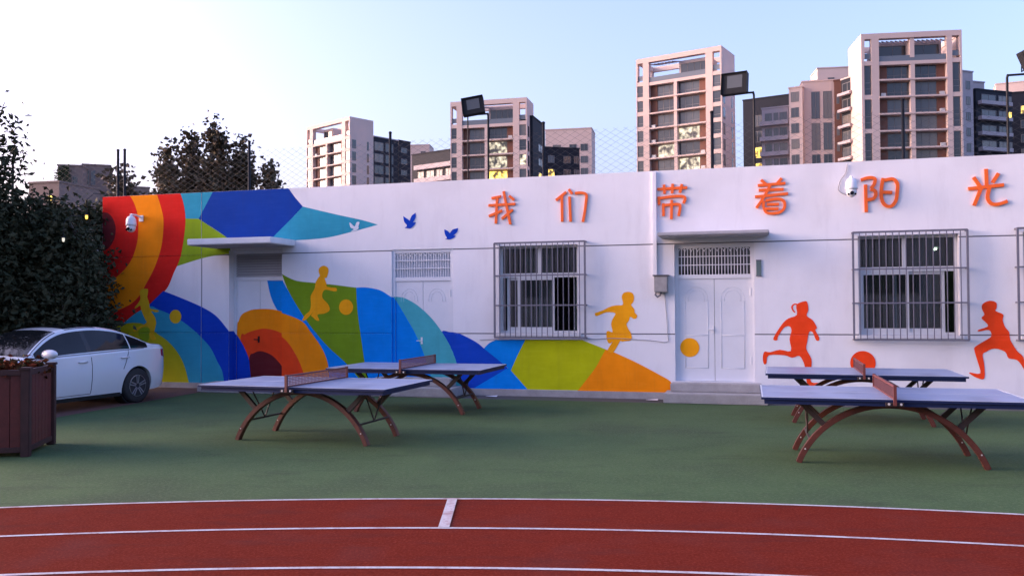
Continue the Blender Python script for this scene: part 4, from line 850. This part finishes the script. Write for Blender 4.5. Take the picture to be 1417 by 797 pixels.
# ------------------------------------------------------------------ apartment towers far behind
PINK = mat('pink_beige_render', (0.57, 0.445, 0.395), .85, .05, .15); PINKG = mat('grey_pink_render', (0.42, 0.37, 0.38), .85, .05, .15)
BROWN = mat('brown_panel', (0.15, 0.058, 0.035), .7, .12, .5); TGLASS = mat('tower_glass', (0.035, 0.042, 0.05), .07, spec=.6); TFR = mat('tower_window_frame', (0.16, 0.15, 0.15), .6)
NAVYW = mat('dark_slate_cladding', (0.018, 0.021, 0.03), .7, .1, .2, spec=.2); SLATE = mat('slate_roof', (0.03, 0.03, 0.04), .8, .1, .3, spec=.2)
LIT = mat('lit_room_yellow', (0.5, 0.4, 0.2), .6, emit=(1.0, 0.62, 0.10), estr=0.8); LITW = mat('lit_room_white', (0.5, 0.45, 0.35), .6, emit=(1.0, 0.85, 0.6), estr=0.25)
for mm_ in (LIT, LITW):
    n_ = mm_.node_tree; b_ = n_.nodes['Principled BSDF']; st = b_.inputs['Emission Strength'].default_value
    c_ = n_.nodes.new('ShaderNodeTexCoord'); t_ = n_.nodes.new('ShaderNodeTexNoise'); t_.inputs['Scale'].default_value = 0.9; t_.inputs['Detail'].default_value = 3
    r_ = n_.nodes.new('ShaderNodeMapRange'); r_.inputs[1].default_value = 0.42; r_.inputs[2].default_value = 0.68; r_.inputs[3].default_value = 0.04*st; r_.inputs[4].default_value = 1.5*st
    n_.links.new(c_.outputs['Object'], t_.inputs['Vector']); n_.links.new(t_.outputs['Fac'], r_.inputs[0]); n_.links.new(r_.outputs[0], b_.inputs['Emission Strength'])
    b_.inputs['Base Color'].default_value = (0.05, 0.045, 0.04, 1); b_.inputs['Roughness'].default_value = 0.1
def bay_window(root, x0, x1, z0, z1, y, nx, nz, gl=None):
    f = MB(); t = .07
    f.box(x0, x1, y-.05, y+.05, z0, z0+t).box(x0, x1, y-.05, y+.05, z1-t, z1)
    for i in range(nx+1): x = x0+(x1-x0)*i/nx; x = min(max(x, x0+t/2), x1-t/2); f.box(x-t/2, x+t/2, y-.048, y+.048, z0+t, z1-t)
    for i in range(1, nz): z = z0+(z1-z0)*i/nz*.62; f.box(x0+t, x1-t, y-.045, y+.045, z-t/2, z+t/2)
    o = f.build('window', TFR, root)
    MB().box(x0+t/2, x1-t/2, y, y+.02, z0+t/2, z1-t/2).build('pane', gl or TGLASS, o)
GLV = [TGLASS, TGLASS, mat('tower_glass_curtain', (0.16, 0.145, 0.13), .12, spec=.5), mat('tower_glass_blind', (0.09, 0.10, 0.11), .1, spec=.5)]
TR = random.Random(77)
ACM = mat('air_conditioner', (0.50, 0.49, 0.47), .6)
COLS = (.012, .083, .155, .235, .450, .487, .730, .820, .900, .988)
def tower(label, fac, depth, nf, fh, lit=(), pairs=False, side=None, pergola=(1, 0), room=1, cols=COLS, mid=False):
    X, Y, rz, w, H = fac; root = empty('apartment_tower', (X, Y, 0), rz); tag(root, label, 'building')
    c = [q*w for q in cols]; tb, zo, zt = H-.95, H-4.4, H-5.25; zl = zt-nf*fh
    # solid body below the roof terrace
    b = MB()
    b.box(0, w, 1.3, depth, 0, zt-.01)                                    # core
    for a0, a1 in ((0, c[0]), (c[1], c[2]), (c[7], c[8]), (c[9], w)): b.box(a0, a1, 0, 1.3, 0, zo)
    b.box(c[4], c[5], .08, 1.3, 0, zt-.02)
    b.box(c[2], c[7], .06, 1.28, zt-.35, zo-.6)
    b.box(c[2], c[7], .5, 1.3, 0, zl); b.box(c[0], c[1], .3, 1.3, 0, zl+.01); b.box(c[8], c[9], .3, 1.3, 0, zl+.01)
    wo = b.build('wall', PINK, root)
    # roof frame around the terrace
    r = MB(); r.box(0, w, 0, 1.2, tb, H)
    for a0, a1 in ((0, c[0]+.12), (c[1], c[2]), (c[7], c[8]), (c[9]-.12, w)): r.box(a0, a1, .003, 1.0, zo, tb)
    r.box(-.002, .7, 1.2, depth, tb, H-.003); r.box(w-.7, w+.002, 1.2, depth, tb, H-.003); r.box(0, w, depth-.7, depth+.002, tb, H-.004)
    r.box(w-.55, w-.002, 1.0, depth, zo-.9, tb) if side != 'open' else r.box(w-.5, w, depth-1.2, depth, zo, tb)
    r.box(.0, .5, depth-1.5, depth-.01, zo-.9, tb) if not mid else r.box(.002, .5, 1.0, depth-.01, zo-.9, tb)
    if mid: r.box(c[4], c[5], .2, 2.6, zo, tb)
    ro = r.build('roof_frame', PINK, root)
    if room:
        xr0, xr1 = (c[4]+.2, c[7]) if room == 1 else (c[2]+1.2, c[4]-.3) if room == 2 else (c[2], c[7])
        MB().box(xr0, xr1, 2.6, depth-1.2, zt-.02, tb-.02).build('penthouse', PINKG if room != 2 else PINK, root)
        bay_window(root, xr0+.4, xr1-.4, zo-.4, tb-.7, 2.52, 4, 1)
    for k, (a0, a1) in enumerate(((c[2], c[4]), (c[5], c[7]))):
        if pergola[k]:
            n = 7
            for i in range(n): x = a0+(a1-a0)*(i+.5)/n; MB().bar((x-.35, 1.0, tb-.30), (x+.9, 2.6, tb-.12), .16, .22).build('pergola_beam', PINKG, root)
    MB().box(c[2], c[7], .25, .30, zo-.6, zo+.42).build('railing', mat('railing_glass', (0.13, 0.15, 0.17), .15), root)
    for a0, a1 in ((c[0]+.12, c[1]), (c[8], c[9]-.12)): MB().box(a0, a1, .25, .30, zo, zo+.95).build('railing', mat('railing_glass', (0.13, 0.15, 0.17), .15), root)
    sl = MB().box(0, c[7]-c[2]+.1, -.12, 1.0, -.14, .14).mesh('balcony_slab', PINK)
    for f in range(nf):
        z1 = zt-f*fh; z0 = z1-fh
        link('balcony_slab', sl, root, (c[2]-.05, .06, z0))
        for k, (a0, a1, p0, p1) in enumerate(((c[3], c[4], c[2], c[3]), (c[5], c[6], c[6], c[7]))):
            g = LIT if (f, k, 'y') in lit else LITW if (f, k) in lit else TR.choice(GLV)
            if TR.random() < .35: q0 = p0+(p1-p0)*.25; MB().box(q0, q0+.8, .35, .75, z0+.16, z0+.75).build('air_conditioner', ACM, root)
            bay_window(root, a0, a1, z0+.18, z1-.32, 1.1, 3, 2, g)
            MB().box(p0, p1, .95, 1.29, z0+.14, z1-.34).build('brown_panel', BROWN, root)
        for k, (a0, a1) in enumerate(((c[0], c[1]), (c[8], c[9]))):
            if pairs:
                if f % 2 == 0: bay_window(root, a0+.1, a1-.1, z1-2*fh+.45, z1-.35, .2, 1, 3)
                if f % 2 == 0: MB().box(a0, a1, .03, 1.3, z1-.34, z1+.44).build('spandrel', PINK, root)
            else:
                g = LITW if (f, k+2) in lit else TR.choice(GLV)
                bay_window(root, a0, a1, z0+.55, z1-.25, .2, 1, 2, g); MB().box(a0, a1, .03, 1.3, z1-.26, z1+.54).build('spandrel', PINK, root)
    if side:
        for f in range(nf):
            z1 = zt-f*fh
            for ys, ye in (((.7, 1.9), (depth*.72, depth*.80)) if side == 'right' else ()):
                o = MB().box(w-.02, w+.03, ys, ye, z1-fh+.4, z1-.4).build('window', TGLASS, root)
    return root
T1 = (-53.953,227.703,-0.744,18.76,49.267); T2 = (-12.589,178.922,-0.243,16.288,44.13); T3 = (25.17,173.385,-0.563,17.593,51.178); T4 = (61.467,151.216,-0.133,16.66,49.153)
tower('smallest pink apartment tower, its side wall facing the dark low wing', T1, 7.4, 6, 3.0, (), side='right', pergola=(0, 0), room=2)
tower('pink apartment tower behind the tilted floodlight with several lit windows', T2, 6.2, 6, 3.0, ((1, 1), (2, 1), (3, 1, 'y'), (2, 3)), side='right', room=1)
tower('pink and brown apartment tower standing alone behind the conduit wall section', T3, 8.0, 8, 3.0, ((3, 1), (4, 0), (5, 1)), side='right', room=1)
tower('widest pink apartment tower with striped pergola beams on its roof terrace', T4, 9.0, 8, 2.98, (), pairs=True, pergola=(1, 1), room=3, mid=True, cols=(.027, .10, .178, .27, .49, .535, .765, .85, .905, .982))

def block(name, label, fac, depth, m_, rows=(), bands=(), roof=None, lit=(), extra=None):
    X, Y, rz, w, H = fac; root = empty(name, (X, Y, 0), rz); tag(root, label, 'building')
    MB().box(0, w, 0, depth, 0, H-.25).build('wall', m_, root)
    MB().box(-.12, w+.12, -.12, depth+.12, H-.249, H).build('roof_edge', roof or m_, root)
    for i, (a0, a1, d0, d1) in enumerate(rows):       # fractions of the width, metres below the roof
        g = LIT if i in lit else TR.choice(GLV)
        f = MB(); x0, x1, z0, z1 = a0*w, a1*w, H-d1, H-d0; t = .09
        f.box(x0, x1, -.07, -.005, z0, z0+t).box(x0, x1, -.07, -.005, z1-t, z1).box(x0, x0+t, -.07, -.005, z0+t, z1-t).box(x1-t, x1, -.07, -.005, z0+t, z1-t).box((x0+x1)/2-t/2, (x0+x1)/2+t/2, -.065, -.005, z0+t, z1-t)
        o = f.build('window', TFR, root); MB().box(x0+t/2, x1-t/2, -.03, -.006, z0+t/2, z1-t/2).build('pane', g, o)
    for (a0, a1, d0, d1) in bands:                    # balcony fronts standing proud
        MB().box(a0*w, a1*w, -1.0, 0.0, H-d1, H-d0).build('balcony', PINKG, root)
    return root
def grid(cols, d0, fh, n, h): return [(a, b, d0+i*fh, d0+i*fh+h) for i in range(n) for a, b in cols]
AB = 'apartment_block'
block(AB, 'dark glazed low wing beside the smallest pink tower', (-35.634,221.545,0.837,8.693,45.804), 8, NAVYW, grid(((.08, .42), (.5, .8)), 1.5, 3.0, 4, 2.2), roof=PINKG)
block(AB, 'narrow near-black block at the end of the low wing', (-30.088,230.861,0.839,4.218,46.453), 10, NAVYW, grid(((.2, .7),), 2, 3.0, 4, 1.4))
block(AB, 'small pale box-shaped roof house behind the near-black block', (-32.331,275.426,-0.067,6.388,53.439), 8, PINK, grid(((.55, .8),), 2.2, 3.2, 3, 1.3))
block(AB, 'low dark block with pale balcony bands beside the floodlight tower', (-22.684,197.401,-0.641,12.368,36.565), 8, NAVYW, grid(((.15, .3), (.36, .55), (.6, .75), (.82, .97)), 4.2, 3.0, 3, 1.8), [(.12, 1.0, 2.9+3.0*i, 3.9+3.0*i) for i in range(3)], roof=SLATE)
block(AB, 'dark slate block with a lit window beside the pole behind the wall', (4.429,177.446,1.283,8.922,40.955), 9, NAVYW, grid(((.5, .9),), 5, 3.0, 4, 1.6), lit=(2,))
block(AB, 'dark slate block with small pale windows below the pink flat-roofed block', (7.379,197.928,0.241,8.686,38.315), 8, NAVYW, grid(((.12, .3), (.55, .75), (.84, .98)), 2.0, 3.1, 3, 1.7), lit=(3,))
block(AB, 'pink flat-roofed block with a row of windows under its blank top', (9.383,237.553,-0.202,12.742,50.314), 9, PINK, grid(((.16, .34), (.52, .68), (.76, .92)), 4.4, 3.3, 4, 1.9))
block(AB, 'dark slate block with glowing yellow windows beside the floodlight', (53.065,197.533,-0.552,10.545,48.69), 9, NAVYW, grid(((.22, .40),), 4.0, 3.6, 5, 2.5), lit=(2, 3))
block(AB, 'grey block with stacked pale balcony fronts in front of the dark slate block', (49.451,170.353,-0.479,5.101,40.567), 6, PINKG, grid(((.12, .38), (.44, .62), (.66, .95)), 1.2, 3.0, 5, 1.6), [(-.05, 1.02, 2.9+3.0*i, 3.7+3.0*i) for i in range(5)])
block(AB, 'pink stepped block end with two tiers of small windows', (53.226,165.315,-0.555,2.496,43.354), 7, PINK, grid(((.15, .75),), 1.0, 3.0, 6, 1.9))
block(AB, 'pink block with paired tall narrow windows beside the widest tower', (55.764,165.202,-0.21,5.768,44.562), 8, PINK, grid(((.28, .55), (.65, .92)), 2.2, 6.0, 3, 5.2))
block(AB, 'brown-clad stair block between the pink block and the widest tower', (61.215,163.498,-0.399,1.281,44.294), 8, BROWN, grid(((.3, .7),), 3.0, 3.0, 4, 1.6))
block(AB, 'dark recessed balcony wing set against the widest tower', (61.635,161.012,-1.218,3.209,43.775), 6, NAVYW, grid(((.1, .9),), 1.0, 3.0, 5, 2.0), [(0, 1, 2.9+3.0*i, 3.4+3.0*i) for i in range(5)], roof=PINK)
block(AB, 'pale pink roof-top block rising behind the paired-window block', (73.233,206.093,-0.141,7.764,58.343), 8, PINK, grid(((.3, .5),), 2.5, 3, 3, 1.5))
block(AB, 'narrow grey pink block stepping down from the widest tower', (86.016,164.921,0.362,3.05,46.472), 8, PINKG, grid(((.4, .75),), 2.0, 3, 5, 1.6))
block(AB, 'lower grey pink block beside the narrow stepped block', (91.5,171.108,0.303,2.986,45.974), 8, PINKG, grid(((.3, .9),), 1.6, 3, 5, 1.8))
block(AB, 'dark slate block with pale balcony bands beside the edge-on floodlight', (89.893,166.973,0.334,9.243,43.427), 8, NAVYW, grid(((.15, .55), (.62, .84), (.88, .99)), 1.0, 3.0, 5, 1.6), [(.05, .9, 2.4+3.0*i, 3.1+3.0*i) for i in range(5)], lit=(5,))
block(AB, 'pink flat-roofed block behind the dark slate block with lit windows', (129.184,229.905,-0.425,11.891,60.352), 9, PINK, grid(((.1, .25), (.4, .55), (.7, .85)), 5, 3.2, 3, 1.6))
block(AB, 'dark slate block with one lit window behind the edge-on floodlight pole', (104.128,180.268,-0.331,6.977,45.869), 8, NAVYW, grid(((.28, .55), (.62, .85)), 3.0, 3.0, 4, 1.7), lit=(0,))
# low buildings far beyond the trees
HOUSEB = mat('brown_house_render', (0.20, 0.145, 0.125), .9, .1, .3)
IVY = mat('ivy_green', (0.05, 0.075, 0.03), .9, .4, 1.5)
block('distant_house', 'far grey house half covered in green ivy beyond the dark trees', (-78.202,149.105,0.232,3.898,26.708), 8, HOUSEB, grid(((.6, .8),), 2, 3, 2, 1.4))
ivb = leaves('ivy', [Vector((random.uniform(0, 1.9), -.15, random.uniform(18, 26.2))) for _ in range(220)], 10, .35, IVY, bpy.data.objects['distant_house'], random.Random(9), .25)
block('distant_house', 'far pink house with four square windows beyond the dark trees', (-76.038,153.283,0.388,4.539,27.511), 8, HOUSEB, grid(((.08, .24), (.30, .46)), 1.2, 3.6, 3, 2.6))
block('distant_house', 'far low pink house end seen over the red mural ring', (-66.254,148.058,0.504,4.018,22.809), 8, HOUSEB, grid(((.2, .4), (.6, .8)), 2, 3, 2, 1.4))
block('distant_house', 'far low grey roof beyond the tall dark evergreen', (-67.608,121.209,-0.243,5.031,19.577), 8, HOUSEB, grid(((.2, .4), (.6, .8)), 2, 3, 2, 1.4), lit=(1,))
# the teaching block behind the photographer, seen only as a reflection in the window glass
block('teaching_block', 'three-storey grey teaching block across the field, mirrored in the window glass', (48, -44, math.pi-.20, 118, 13.5), 12, mat('grey_school_render', (0.30, 0.29, 0.30), .9, .1, .3), grid([(.02+.054*i, .055+.054*i) for i in range(18)], 1.2, 3.9, 3, 2.0))
# scraps of litter by the wall
for (x, y), lb in zip([(-0.42,17.224),(2.625,16.402)], ('white paper scrap on the green surface below the azure mural patch', 'white paper scrap on the green surface below the orange mural tip')):
    o = MB().quad((-.12, -.05, .012), (.10, -.06, .003), (.13, .05, .02), (-.10, .06, .004)).build('paper_scrap', PLASTW); o.location = (x, y, 0); tag(o, lb, 'litter', None)
